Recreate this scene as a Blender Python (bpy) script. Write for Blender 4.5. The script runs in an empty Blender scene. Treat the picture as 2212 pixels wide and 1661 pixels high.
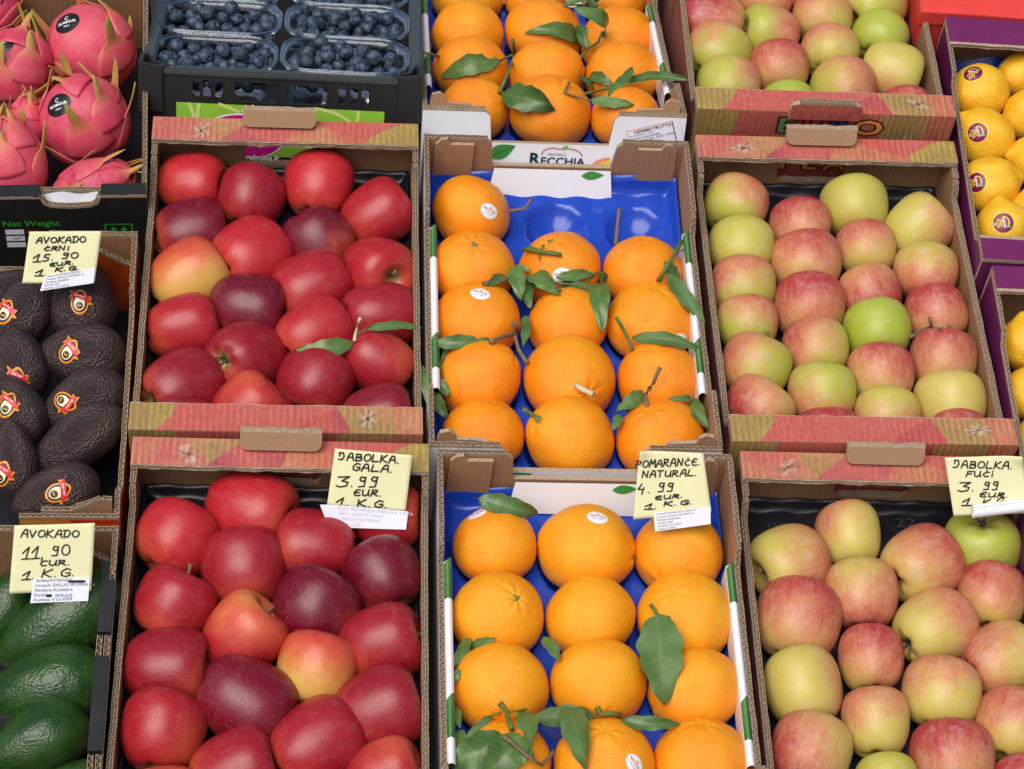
import bpy, bmesh, math, random
from mathutils import Vector, Matrix, Quaternion, noise
from mathutils.bvhtree import BVHTree
R = math.radians
PI = math.pi
sc = bpy.context.scene
col = sc.collection

# ------------------------------------------------------------------ camera
# The stall is measured in its own frame (x right, y up the display, z out of it) and
# then tipped back as one rigid piece, like a real market display.
TILT = Matrix.Translation((0, 0, 0.75)) @ Matrix.Rotation(R(22), 4, 'X')
CAM = Vector((0.19459, -1.33446, 1.84185))
CR = Vector((0.99640721, -0.03095566, 0.07883159))
CU = Vector((-0.02308569, 0.79628443, 0.60448173))
CF = Vector((0.08148449, 0.60412983, -0.79270891))
FPX = 4919.06
VW, VH = 2212.0, 1661.0
cam_data = bpy.data.cameras.new('camera')
cam = bpy.data.objects.new('camera', cam_data)
col.objects.link(cam)
m = Matrix((CR, CU, -CF)).transposed().to_4x4()
m.translation = CAM
cam.matrix_world = TILT @ m
cam_data.sensor_width = 36
cam_data.lens = FPX / VW * 36
cam_data.clip_start = 0.05
cam_data.clip_end = 200
sc.camera = cam

# ------------------------------------------------------------------ light
world = bpy.data.worlds.new('World')
sc.world = world
world.use_nodes = True
wn = world.node_tree.nodes
wl = world.node_tree.links
bgn = wn.get('Background') or wn.new('ShaderNodeBackground')
sky = wn.new('ShaderNodeTexSky')
sky.sky_type = 'NISHITA'
sky.sun_disc = False
SUN_EL, SUN_AZ = 52, 208          # azimuth: clockwise from +Y; light comes over the photographer's left shoulder
sky.sun_elevation = R(SUN_EL)
sky.sun_rotation = R(SUN_AZ)
sky.air_density = 1.0
sky.dust_density = 3.0
wl.new(sky.outputs[0], bgn.inputs[0])
bgn.inputs[1].default_value = 0.06
sun_data = bpy.data.lights.new('sun', 'SUN')
sun = bpy.data.objects.new('sun', sun_data)
col.objects.link(sun)
sd = Vector((math.sin(R(SUN_AZ)) * math.cos(R(SUN_EL)), math.cos(R(SUN_AZ)) * math.cos(R(SUN_EL)), math.sin(R(SUN_EL))))
sun.rotation_euler = sd.to_track_quat('Z', 'Y').to_euler()
sun_data.energy = 1.85
sun_data.angle = R(52)
sun_data.color = (1.0, 0.95, 0.88)
sc.view_settings.view_transform = 'Standard'
sc.view_settings.look = 'None'
sc.view_settings.gamma = 1
sc.view_settings.use_curve_mapping = False
sc.view_settings.exposure = 0.58
sc.cycles.max_bounces = 8
sc.cycles.transparent_max_bounces = 12

# ------------------------------------------------------------------ helpers
def ray(px, py):
    return (CF + CR * ((px - VW / 2) / FPX) - CU * ((py - VH / 2) / FPX))

def un(px, py, z=0.0, frame=None):
    """pixel of the photograph -> point of the stall on the plane z=const of a crate frame"""
    d = ray(px, py)
    if frame is None:
        return CAM + d * ((z - CAM.z) / d.z)
    inv = frame.inverted()
    o = inv @ CAM
    dl = inv.to_3x3() @ d
    return frame @ (o + dl * ((z - o.z) / dl.z))

def on_plane(px, py, P, N):
    d = ray(px, py)
    return CAM + d * ((P - CAM).dot(N) / d.dot(N))

def lin(r, g, b):
    f = lambda c: (c / 255 / 12.92) if c / 255 <= 0.04045 else ((c / 255 + 0.055) / 1.055) ** 2.4
    return (f(r), f(g), f(b))

def tag(o, label=None, cat=None, group=None, kind=None):
    if label: o['label'] = label
    if cat: o['category'] = cat
    if group: o['group'] = group
    if kind: o['kind'] = kind

def empty(name, M):
    o = bpy.data.objects.new(name, None)
    o.empty_display_size = 0.03
    col.objects.link(o)
    o.matrix_world = TILT @ M
    return o

class MB:
    """collects geometry; build() links it as ONE mesh object"""
    def __init__(s):
        s.v = []; s.f = []; s.m = []; s.c = []; s.hascol = False
    def vert(s, p, c=None):
        s.v.append(Vector(p)); s.c.append(c if c else (1, 1, 1))
        if c: s.hascol = True
        return len(s.v) - 1
    def face(s, idx, mat=0):
        s.f.append(tuple(idx)); s.m.append(mat)
    def poly(s, pts, mat=0, c=None):
        s.face([s.vert(p, c) for p in pts], mat)
    def box(s, x0, x1, y0, y1, z0, z1, mat=0, M=None):
        P = [Vector((x, y, z)) for z in (z0, z1) for y in (y0, y1) for x in (x0, x1)]
        if M: P = [M @ p for p in P]
        b = [s.vert(p) for p in P]
        for q in ((0, 2, 3, 1), (4, 5, 7, 6), (0, 1, 5, 4), (2, 6, 7, 3), (0, 4, 6, 2), (1, 3, 7, 5)):
            s.face([b[i] for i in q], mat)
    def grid(s, fn, nu, nv, mat=0, cfn=None):
        b = len(s.v)
        for j in range(nv + 1):
            for i in range(nu + 1):
                s.vert(fn(i / nu, j / nv), cfn(i / nu, j / nv) if cfn else None)
        for j in range(nv):
            for i in range(nu):
                a = b + j * (nu + 1) + i
                s.face((a, a + 1, a + nu + 2, a + nu + 1), mat)
    def tube(s, pts, rads, n=8, mat=0, c=None):
        pts = [Vector(p) for p in pts]
        rings = []
        up = Vector((0.3, 0.2, 0.9))
        for i, p in enumerate(pts):
            t = (pts[min(i + 1, len(pts) - 1)] - pts[max(i - 1, 0)]).normalized()
            a = t.cross(up)
            if a.length < 1e-4: a = t.cross(Vector((1, 0, 0)))
            a.normalize(); bb = t.cross(a)
            r = rads[i] if isinstance(rads, (list, tuple)) else rads
            rings.append([s.vert(p + (a * math.cos(k / n * 2 * PI) + bb * math.sin(k / n * 2 * PI)) * r, c) for k in range(n)])
        for i in range(len(rings) - 1):
            for k in range(n):
                s.face((rings[i][k], rings[i][(k + 1) % n], rings[i + 1][(k + 1) % n], rings[i + 1][k]), mat)
        s.face(rings[0][::-1], mat); s.face(rings[-1], mat)
    def mesh(s, name, mats, smooth=False):
        me = bpy.data.meshes.new(name)
        me.from_pydata([tuple(p) for p in s.v], [], s.f)
        for mt in mats: me.materials.append(mt)
        me.polygons.foreach_set('material_index', s.m)
        if smooth: me.polygons.foreach_set('use_smooth', [True] * len(s.f))
        if s.hascol:
            at = me.color_attributes.new('Col', 'FLOAT_COLOR', 'POINT')
            flat = []
            for c in s.c: flat += [c[0], c[1], c[2], 1.0]
            at.data.foreach_set('color', flat)
        me.update()
        return me
    def build(s, name, mats, parent=None, smooth=False, M=None):
        if not isinstance(mats, (list, tuple)): mats = [mats]
        o = bpy.data.objects.new(name, s.mesh(name, mats, smooth))
        col.objects.link(o)
        if parent is not None:
            o.parent = parent
            if M: o.matrix_local = M
        else:
            o.matrix_world = TILT @ (M or Matrix.Identity(4))
        return o

# ------------------------------------------------------------------ materials
class NT:
    def __init__(s, name):
        s.mat = bpy.data.materials.new(name); s.mat.use_nodes = True
        s.t = s.mat.node_tree; s.t.nodes.clear()
        s.out = s.t.nodes.new('ShaderNodeOutputMaterial')
    def n(s, typ, **kw):
        nd = s.t.nodes.new(typ)
        for k, v in kw.items(): setattr(nd, k, v)
        return nd
    def l(s, a, b): s.t.links.new(a, b)
    def setin(s, nd, key, val):
        if hasattr(val, 'is_linked') or hasattr(val, 'node'): s.l(val, nd.inputs[key])
        else: nd.inputs[key].default_value = val
    def math(s, op, a, b=None, clamp=False):
        nd = s.n('ShaderNodeMath', operation=op, use_clamp=clamp)
        s.setin(nd, 0, a)
        if b is not None: s.setin(nd, 1, b)
        return nd.outputs[0]
    def vmath(s, op, a, b=None):
        nd = s.n('ShaderNodeVectorMath', operation=op)
        s.setin(nd, 0, a)
        if b is not None: s.setin(nd, 1, b)
        return nd.outputs['Value'] if op in ('DOT_PRODUCT', 'LENGTH') else nd.outputs[0]
    def scale(s, a, f):
        nd = s.n('ShaderNodeVectorMath', operation='SCALE'); s.setin(nd, 0, a); s.setin(nd, 3, f); return nd.outputs[0]
    def noise(s, vec, scale, detail=3, rough=.5):
        nd = s.n('ShaderNodeTexNoise'); s.setin(nd, 'Vector', vec); nd.inputs['Scale'].default_value = scale
        nd.inputs['Detail'].default_value = detail; nd.inputs['Roughness'].default_value = rough
        return nd.outputs['Fac']
    def voro(s, vec, scale, feature='F1'):
        nd = s.n('ShaderNodeTexVoronoi', feature=feature); s.setin(nd, 'Vector', vec); nd.inputs['Scale'].default_value = scale
        return nd.outputs['Distance']
    def ramp(s, fac, stops, interp='LINEAR'):
        nd = s.n('ShaderNodeValToRGB'); s.l(fac, nd.inputs[0]); cr = nd.color_ramp; cr.interpolation = interp
        while len(cr.elements) < len(stops): cr.elements.new(0.5)
        for e, (p, c) in zip(cr.elements, stops):
            e.position = p; e.color = (*c, 1) if len(c) == 3 else c
        return nd.outputs[0]
    def mix(s, fac, a, b, blend='MIX'):
        nd = s.n('ShaderNodeMix', data_type='RGBA', blend_type=blend)
        s.setin(nd, 0, fac)
        for k, v in ((6, a), (7, b)):
            if isinstance(v, (tuple, list)): nd.inputs[k].default_value = (*v, 1) if len(v) == 3 else v
            else: s.l(v, nd.inputs[k])
        return nd.outputs[2]
    def maprange(s, v, a, b, c=0, d=1, smooth=True):
        nd = s.n('ShaderNodeMapRange', interpolation_type='SMOOTHSTEP' if smooth else 'LINEAR')
        s.l(v, nd.inputs[0])
        for i, x in enumerate((a, b, c, d)): s.setin(nd, i + 1, x)
        return nd.outputs[0]
    def attr(s, name, typ='OBJECT'):
        return s.n('ShaderNodeAttribute', attribute_name=name, attribute_type=typ)
    def obj(s): return s.n('ShaderNodeTexCoord').outputs['Object']
    def bump(s, h, strength, dist):
        nd = s.n('ShaderNodeBump'); s.l(h, nd.inputs['Height']); nd.inputs['Strength'].default_value = strength
        nd.inputs['Distance'].default_value = dist
        return nd.outputs[0]
    def finish(s, base, rough=.5, normal=None, spec=.5, **kw):
        p = s.n('ShaderNodeBsdfPrincipled')
        if isinstance(base, (tuple, list)): p.inputs['Base Color'].default_value = (*base, 1)
        else: s.l(base, p.inputs['Base Color'])
        s.setin(p, 'Roughness', rough); s.setin(p, 'Specular IOR Level', spec)
        if normal is not None: s.l(normal, p.inputs['Normal'])
        for k, v in kw.items(): s.setin(p, k.replace('_', ' '), v)
        s.l(p.outputs[0], s.out.inputs[0])
        return s.mat

def plain(name, c, rough=.5, var=.12, nscale=60, spec=.5, bump=0):
    t = NT(name); o = t.obj(); nz = t.noise(o, nscale, 3)
    f = t.maprange(nz, .25, .75, 1 - var, 1 + var, False)
    base = t.mix(1.0, (*c,), t.n('ShaderNodeCombineColor').outputs[0], 'MULTIPLY') if False else None
    cc = t.n('ShaderNodeCombineXYZ'); [t.l(f, cc.inputs[i]) for i in range(3)]
    base = t.mix(1.0, c, cc.outputs[0], 'MULTIPLY')
    return t.finish(base, rough, t.bump(nz, bump, .001) if bump else None, spec)

def card(name, c, rough=.75, stripe=.06, spec=.25):
    """corrugated board face: fibre noise, faint flute lines"""
    t = NT(name); o = t.obj()
    nz = t.noise(o, 28, 4); fine = t.noise(o, 420, 2)
    sx = t.n('ShaderNodeSeparateXYZ'); t.l(o, sx.inputs[0])
    ad = t.math('ADD', sx.outputs[0], sx.outputs[1])
    st = t.math('SINE', t.math('MULTIPLY', ad, 2 * PI / .0066))
    v = t.math('ADD', t.math('MULTIPLY', t.math('SUBTRACT', nz, .5), .35), t.math('MULTIPLY', t.math('SUBTRACT', fine, .5), .25))
    v = t.math('ADD', v, t.math('MULTIPLY', st, stripe))
    f = t.math('ADD', v, 1.0)
    cc = t.n('ShaderNodeCombineXYZ'); [t.l(f, cc.inputs[i]) for i in range(3)]
    base = t.mix(1.0, c, cc.outputs[0], 'MULTIPLY')
    return t.finish(base, rough, t.bump(t.math('ADD', st, fine), .12, .0006), spec)

def vcol(name, rough=.5, spec=.4, stripe=.0):
    t = NT(name); a = t.attr('Col', 'GEOMETRY'); o = t.obj()
    nz = t.noise(o, 160, 4)
    sx = t.n('ShaderNodeSeparateXYZ'); t.l(o, sx.inputs[0])
    st = t.math('SINE', t.math('MULTIPLY', sx.outputs[0], 2 * PI / .0066))
    f = t.math('ADD', t.maprange(nz, .25, .75, .84, 1.16, False), t.math('MULTIPLY', st, stripe))
    cc = t.n('ShaderNodeCombineXYZ'); [t.l(f, cc.inputs[i]) for i in range(3)]
    base = t.mix(1.0, a.outputs['Color'], cc.outputs[0], 'MULTIPLY')
    return t.finish(base, rough, t.bump(st, .25 if stripe else 0.0, .0006), spec)

M = {}
M['kraft'] = card('kraft_board', (.35, .19, .10))
M['kraft_light'] = card('kraft_light', (.42, .235, .13), .75, .025)
M['flap'] = card('hand_flap_board', (.36, .215, .125), .75, .008)
M['edge'] = plain('board_edge', (.40, .30, .21), .85, .25, 300, .2)
M['white_card'] = plain('white_coated_board', (.84, .84, .88), .4, .03, 30, .4)
M['black_print'] = plain('black_printed_board', (.016, .017, .018), .42, .3, 40, .4)
M['purple'] = plain('purple_printed_board', (.155, .018, .10), .33, .15, 50, .5)
M['red_print'] = plain('coral_red_board', (.74, .06, .05), .45, .08, 40, .4)
M['orange_print'] = plain('orange_red_board', (.66, .10, .015), .4, .25, 30, .4)
M['art'] = vcol('fruit_art_print', .42, .4, .05)
M['vc'] = vcol('printed_colours', .5, .35)
M['blue'] = plain('blue_tray_plastic', (.013, .060, .46), .2, .06, 30, .5)
M['navy'] = plain('dark_tray_plastic', (.012, .013, .02), .3, .2, 30, .5)
M['black_plastic'] = plain('black_crate_plastic', (.022, .022, .022), .4, .15, 60, .5)
M['paper'] = plain('pale_yellow_paper', (.78, .76, .46), .7, .03, 60, .2)
M['white_paper'] = plain('white_paper', (.82, .83, .92), .6, .02, 60, .2)
M['ink'] = plain('black_marker_ink', (.012, .012, .015), .5, .1, 60, .3)
M['grey_ink'] = plain('grey_print', (.17, .17, .22), .6, .1, 60, .3)
M['faint_ink'] = plain('faded_print', (.52, .52, .62), .6, .1, 60, .3)
M['blue_ink'] = plain('blue_pen_ink', (.10, .25, .60), .6, .1, 60, .3)
M['wood'] = plain('dark_rack_wood', (.035, .028, .024), .7, .3, 20, .3)
M['stem'] = plain('woody_stem', (.20, .14, .075), .75, .45, 260, .2)
M['cut'] = plain('pale_cut_wood', (.62, .55, .36), .8, .2, 200, .2)
M['green_stem'] = plain('green_stem', (.11, .16, .035), .6, .4, 260, .3)
M['calyx'] = plain('dry_calyx', (.075, .055, .03), .9, .6, 20, .2)
M['button'] = plain('orange_button', (.20, .20, .06), .7, .4, 20, .3)
def flat(name, c, rough=.45): M[name] = plain(name, c, rough, .04, 50, .4)
flat('lime', lin(146, 196, 62)); flat('lime_pale', lin(205, 220, 130)); flat('magenta', lin(190, 20, 130)); flat('pure_white', (.85, .85, .88))
flat('dark_green', lin(60, 120, 30)); flat('leaf_print', lin(62, 140, 58)); flat('leaf_print_dark', lin(40, 105, 45)); flat('navy_ink', lin(30, 36, 66)); flat('logo_red', lin(200, 50, 40))
flat('gold', lin(215, 180, 90)); flat('plum', lin(120, 30, 60)); flat('sticker_purple', lin(120, 20, 70), .3); flat('sticker_yellow', lin(240, 200, 70), .3)
flat('sticker_orange', lin(245, 150, 30), .3); flat('sticker_cream', lin(235, 232, 200), .3); flat('sticker_black', (.012, .012, .014), .3); flat('pit_brown', lin(80, 45, 20), .3)
flat('ribbon_red', lin(215, 45, 55), .3); flat('silver', (.7, .7, .72), .25); flat('sign_green', lin(50, 170, 60)); flat('sign_orange', lin(225, 90, 20))
flat('e_green', lin(95, 130, 90)); flat('e_red', lin(205, 60, 45)); flat('e_blue', lin(70, 75, 130)); flat('e_orange', lin(235, 150, 60)); flat('dark_outline', lin(60, 30, 30))
flat('peach', lin(240, 150, 110)); flat('peach_yellow', lin(240, 200, 70)); flat('lemon_leaf', lin(110, 190, 60), .3)

def apple_mat(name, reds, mids, grounds, rough, lent, edge, bloom=.05):
    """skin: ground colour, blush side given per fruit, meridian streaks, lenticels, russet in the cavities"""
    t = NT(name); o = t.obj()
    oi = t.n('ShaderNodeObjectInfo').outputs['Random']
    off = t.n('ShaderNodeCombineXYZ'); t.l(t.math('MULTIPLY', oi, 37.0), off.inputs[0]); t.l(t.math('MULTIPLY', oi, 91.0), off.inputs[1])
    nrm = t.vmath('NORMALIZE', o)
    sx = t.n('ShaderNodeSeparateXYZ'); t.l(nrm, sx.inputs[0])
    flatv = t.n('ShaderNodeCombineXYZ'); t.l(sx.outputs[0], flatv.inputs[0]); t.l(sx.outputs[1], flatv.inputs[1])
    mer = t.vmath('NORMALIZE', flatv.outputs[0])
    zz = t.n('ShaderNodeCombineXYZ'); t.l(t.math('MULTIPLY', sx.outputs[2], .16), zz.inputs[2])
    sv = t.vmath('ADD', t.vmath('ADD', mer, zz.outputs[0]), off.outputs[0])
    streak = t.noise(sv, 9.0, 5, .62)
    streak2 = t.noise(sv, 26.0, 3, .6)
    blot = t.noise(t.vmath('ADD', nrm, off.outputs[0]), 1.5, 3, .55)
    fine = t.noise(t.vmath('ADD', nrm, off.outputs[0]), 22, 4, .7)
    blot2 = t.noise(t.vmath('ADD', nrm, off.outputs[0]), 3.4, 6, .7)
    bd = t.attr('bd').outputs['Vector']; ba = t.attr('ba').outputs['Fac']; dk = t.attr('dk').outputs['Fac']; gr = t.attr('gr').outputs['Fac']
    d = t.vmath('DOT_PRODUCT', nrm, bd)
    v = t.math('ADD', t.math('MULTIPLY', d, edge[0]), ba)
    v = t.math('ADD', v, t.math('MULTIPLY', t.math('SUBTRACT', blot, .5), edge[1]))
    v = t.math('ADD', v, t.math('MULTIPLY', t.math('SUBTRACT', streak, .5), edge[2]))
    v = t.math('ADD', v, t.math('MULTIPLY', t.math('SUBTRACT', fine, .5), edge[3]))
    v = t.math('ADD', v, t.math('MULTIPLY', t.math('SUBTRACT', streak2, .5), edge[2] * .6))
    ground = t.mix(gr, grounds[0], grounds[1])
    red = t.mix(dk, reds[0], reds[1])
    red = t.mix(t.maprange(streak, .35, .7), red, t.mix(edge[2] * 1.1, red, reds[1]))
    c = t.mix(t.maprange(v, -.05, .55), ground, mids)
    c = t.mix(t.maprange(v, .36, 1.08), c, red)
    c = t.mix(t.math('MULTIPLY', t.maprange(blot2, .45, .75), bloom), c, (.62, .50, .46))
    fleck = t.noise(t.vmath('ADD', nrm, off.outputs[0]), 15, 6, .8)
    patch = t.noise(t.vmath('ADD', nrm, off.outputs[0]), 1.9, 2)
    c = t.mix(t.math('MULTIPLY', t.math('MULTIPLY', t.maprange(fleck, .56, .66), t.maprange(patch, .45, .62)), bloom * 1.9), c, (.26, .17, .06))
    vor = t.voro(t.vmath('ADD', nrm, off.outputs[0]), 13)
    dots = t.math('MULTIPLY', t.maprange(vor, .06, .15, 1, 0), t.maprange(t.noise(nrm, 3), .3, .5))
    c = t.mix(t.math('MULTIPLY', dots, lent), c, (.85, .62, .45))
    rr = t.vmath('LENGTH', flatv.outputs[0])
    rus = t.math('MULTIPLY', t.maprange(t.math('ADD', rr, t.math('MULTIPLY', t.math('SUBTRACT', streak, .5), .35)), .16, .36, 1, 0), .8)
    c = t.mix(rus, c, (.30, .24, .075))
    ro = t.maprange(fine, .3, .7, rough - .05, rough + .08, False)
    bmp = t.bump(t.math('ADD', fine, t.math('MULTIPLY', streak, .5)), .06, .02)
    return t.finish(c, ro, bmp, .5)
M['gala'] = apple_mat('gala_skin', ((.52, .020, .028), (.15, .003, .017)), (.62, .105, .045), ((.68, .40, .09), (.50, .42, .08)), .31, .42, (.55, .6, .16, .3))
M['fuji'] = apple_mat('fuji_skin', ((.47, .065, .055), (.36, .022, .036)), (.58, .23, .105), ((.63, .47, .115), (.36, .43, .035)), .38, .55, (.46, .75, .5, .6), .30)

def orange_mat():
    t = NT('orange_peel'); o = t.obj(); nrm = t.vmath('NORMALIZE', o)
    oi = t.n('ShaderNodeObjectInfo').outputs['Random']
    off = t.n('ShaderNodeCombineXYZ'); t.l(t.math('MULTIPLY', oi, 37.0), off.inputs[0])
    p = t.vmath('ADD', nrm, off.outputs[0])
    big = t.noise(p, 1.6, 3); por = t.voro(p, 34); por2 = t.voro(p, 62); fine = t.noise(p, 30, 3)
    hu = t.attr('hu').outputs['Fac']
    a = t.mix(hu, (.94, .24, .003), (.95, .41, .010))
    c = t.mix(t.maprange(big, .35, .68), a, t.mix(hu, (.95, .31, .005), (.90, .46, .015)))
    c = t.mix(t.math('MULTIPLY', t.maprange(por, .0, .24, 1, 0), .22), c, (.62, .13, .004))
    sp = t.voro(t.vmath('ADD', p, (3.1, 1.7, .3)), 5.0)
    c = t.mix(t.math('MULTIPLY', t.maprange(sp, .02, .055, 1, 0), .5), c, (.36, .16, .03))
    sx = t.n('ShaderNodeSeparateXYZ'); t.l(nrm, sx.inputs[0])
    h = t.math('ADD', t.math('MULTIPLY', t.maprange(por, .02, .34), 1.0), t.math('MULTIPLY', t.maprange(por2, .02, .3), .45))
    h = t.math('ADD', h, t.math('MULTIPLY', fine, .7))
    return t.finish(c, t.maprange(fine, .3, .7, .33, .46, False), t.bump(h, .32, .012), .5)
M['orange'] = orange_mat()
def lemon_mat():
    t = NT('lemon_peel'); o = t.obj(); nrm = t.vmath('NORMALIZE', o)
    oi = t.n('ShaderNodeObjectInfo').outputs['Random']
    off = t.n('ShaderNodeCombineXYZ'); t.l(t.math('MULTIPLY', oi, 37.0), off.inputs[0])
    p = t.vmath('ADD', nrm, off.outputs[0])
    big = t.noise(p, 1.8, 3); por = t.voro(p, 26); fine = t.noise(p, 16, 3)
    c = t.mix(t.maprange(big, .3, .7), (.88, .44, .012), (.88, .53, .035))
    sp = t.voro(t.vmath('ADD', p, (3.1, 1.7, .3)), 4.0)
    c = t.mix(t.math('MULTIPLY', t.maprange(sp, .02, .06, 1, 0), .45), c, (.30, .16, .03))
    h = t.math('ADD', t.maprange(por, .02, .34), t.math('MULTIPLY', fine, 1.2))
    return t.finish(c, .36, t.bump(h, .25, .012), .5)
M['lemon'] = lemon_mat()
def avo_mat(name, c1, c2, c3, bs, bd, rough, sc_=9):
    t = NT(name); o = t.obj()
    oi = t.n('ShaderNodeObjectInfo').outputs['Random']
    off = t.n('ShaderNodeCombineXYZ'); t.l(t.math('MULTIPLY', oi, 37.0), off.inputs[0])
    p = t.vmath('ADD', o, off.outputs[0])
    big = t.noise(p, 1.7, 4); v = t.voro(p, sc_, 'SMOOTH_F1'); fine = t.noise(p, 22, 4)
    c = t.mix(t.maprange(big, .35, .65), c1, c2)
    c = t.mix(t.math('MULTIPLY', t.maprange(fine, .5, .72), .5), c, c3)
    sp = t.voro(p, 3.2)
    c = t.mix(t.math('MULTIPLY', t.maprange(sp, .03, .07, 1, 0), .7), c, (.22, .13, .06))
    h = t.math('ADD', t.math('MULTIPLY', v, 1.0), t.math('MULTIPLY', fine, .6))
    return t.finish(c, rough, t.bump(h, bs, bd), .5)
M['hass'] = avo_mat('dark_avocado_skin', (.030, .018, .022), (.054, .028, .026), (.068, .042, .032), .42, .035, .44, 17)
M['green_avo'] = avo_mat('green_avocado_skin', (.012, .046, .009), (.026, .072, .012), (.05, .09, .02), .16, .010, .22, 19)
def berry_mat():
    t = NT('blueberry_skin'); o = t.obj()
    oi = t.n('ShaderNodeObjectInfo').outputs['Random']
    off = t.n('ShaderNodeCombineXYZ'); t.l(t.math('MULTIPLY', oi, 37.0), off.inputs[0])
    nz = t.noise(t.vmath('ADD', o, off.outputs[0]), 1.4, 4)
    c = t.mix(t.maprange(nz, .35, .68), (.014, .020, .042), (.070, .105, .165))
    c = t.mix(t.maprange(oi, .85, 1.0, 0, .5), c, (.02, .012, .02))
    sx = t.n('ShaderNodeSeparateXYZ'); t.l(o, sx.inputs[0])
    return t.finish(c, .5, None, .4)
M['berry'] = berry_mat()
def leaf_mat():
    t = NT('citrus_leaf'); a = t.attr('Col', 'GEOMETRY'); o = t.obj()
    nz = t.noise(o, 90, 4)
    f = t.maprange(nz, .25, .75, .72, 1.28, False)
    cc = t.n('ShaderNodeCombineXYZ'); [t.l(f, cc.inputs[i]) for i in range(3)]
    return t.finish(t.mix(1.0, a.outputs['Color'], cc.outputs[0], 'MULTIPLY'), .36, t.bump(nz, .3, .002), .5)
M['leaf'] = leaf_mat()
def pitaya_mat():
    t = NT('dragon_fruit_skin'); a = t.attr('Col', 'GEOMETRY'); o = t.obj()
    nz = t.noise(o, 3.0, 4); fine = t.noise(o, 30, 3)
    c = t.mix(t.math('MULTIPLY', t.maprange(nz, .4, .7), .35), a.outputs['Color'], (.62, .22, .20))
    return t.finish(c, .42, t.bump(t.math('ADD', fine, nz), .15, .02), .45)
M['pitaya'] = pitaya_mat()
def clear_mat():
    t = NT('clear_punnet_plastic')
    lw = t.n('ShaderNodeLayerWeight'); lw.inputs[0].default_value = .35
    tr = t.n('ShaderNodeBsdfTransparent'); tr.inputs[0].default_value = (.93, .95, .96, 1)
    gl = t.n('ShaderNodeBsdfGlossy'); gl.inputs['Roughness'].default_value = .09; gl.inputs[0].default_value = (.95, .97, 1, 1)
    mx = t.n('ShaderNodeMixShader')
    t.l(t.maprange(lw.outputs['Fresnel'], 0, .7, .03, .6, False), mx.inputs[0]); t.l(tr.outputs[0], mx.inputs[1]); t.l(gl.outputs[0], mx.inputs[2])
    t.l(mx.outputs[0], t.out.inputs[0])
    return t.mat
M['clear'] = clear_mat()

# ------------------------------------------------------------------ lettering
_tc = {}
def text2d(s, size=1.0, bold=0.0):
    """triangles/polygons of a line of type, origin at its left baseline, plus its width"""
    key = (s, bold)
    if key not in _tc:
        cu = bpy.data.curves.new('type', 'FONT'); cu.body = s; cu.size = 1.0; cu.resolution_u = 2; cu.offset = bold
        ob = bpy.data.objects.new('type', cu); col.objects.link(ob)
        me = bpy.data.meshes.new_from_object(ob.evaluated_get(bpy.context.evaluated_depsgraph_get()))
        P = [[(me.vertices[i].co.x, me.vertices[i].co.y) for i in p.vertices] for p in me.polygons]
        w = max([q[0] for p in P for q in p] or [0])
        bpy.data.objects.remove(ob); bpy.data.meshes.remove(me); bpy.data.curves.remove(cu)
        _tc[key] = (P, w)
    P, w = _tc[key]
    return [[(x * size, y * size) for x, y in p] for p in P], w * size

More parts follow.
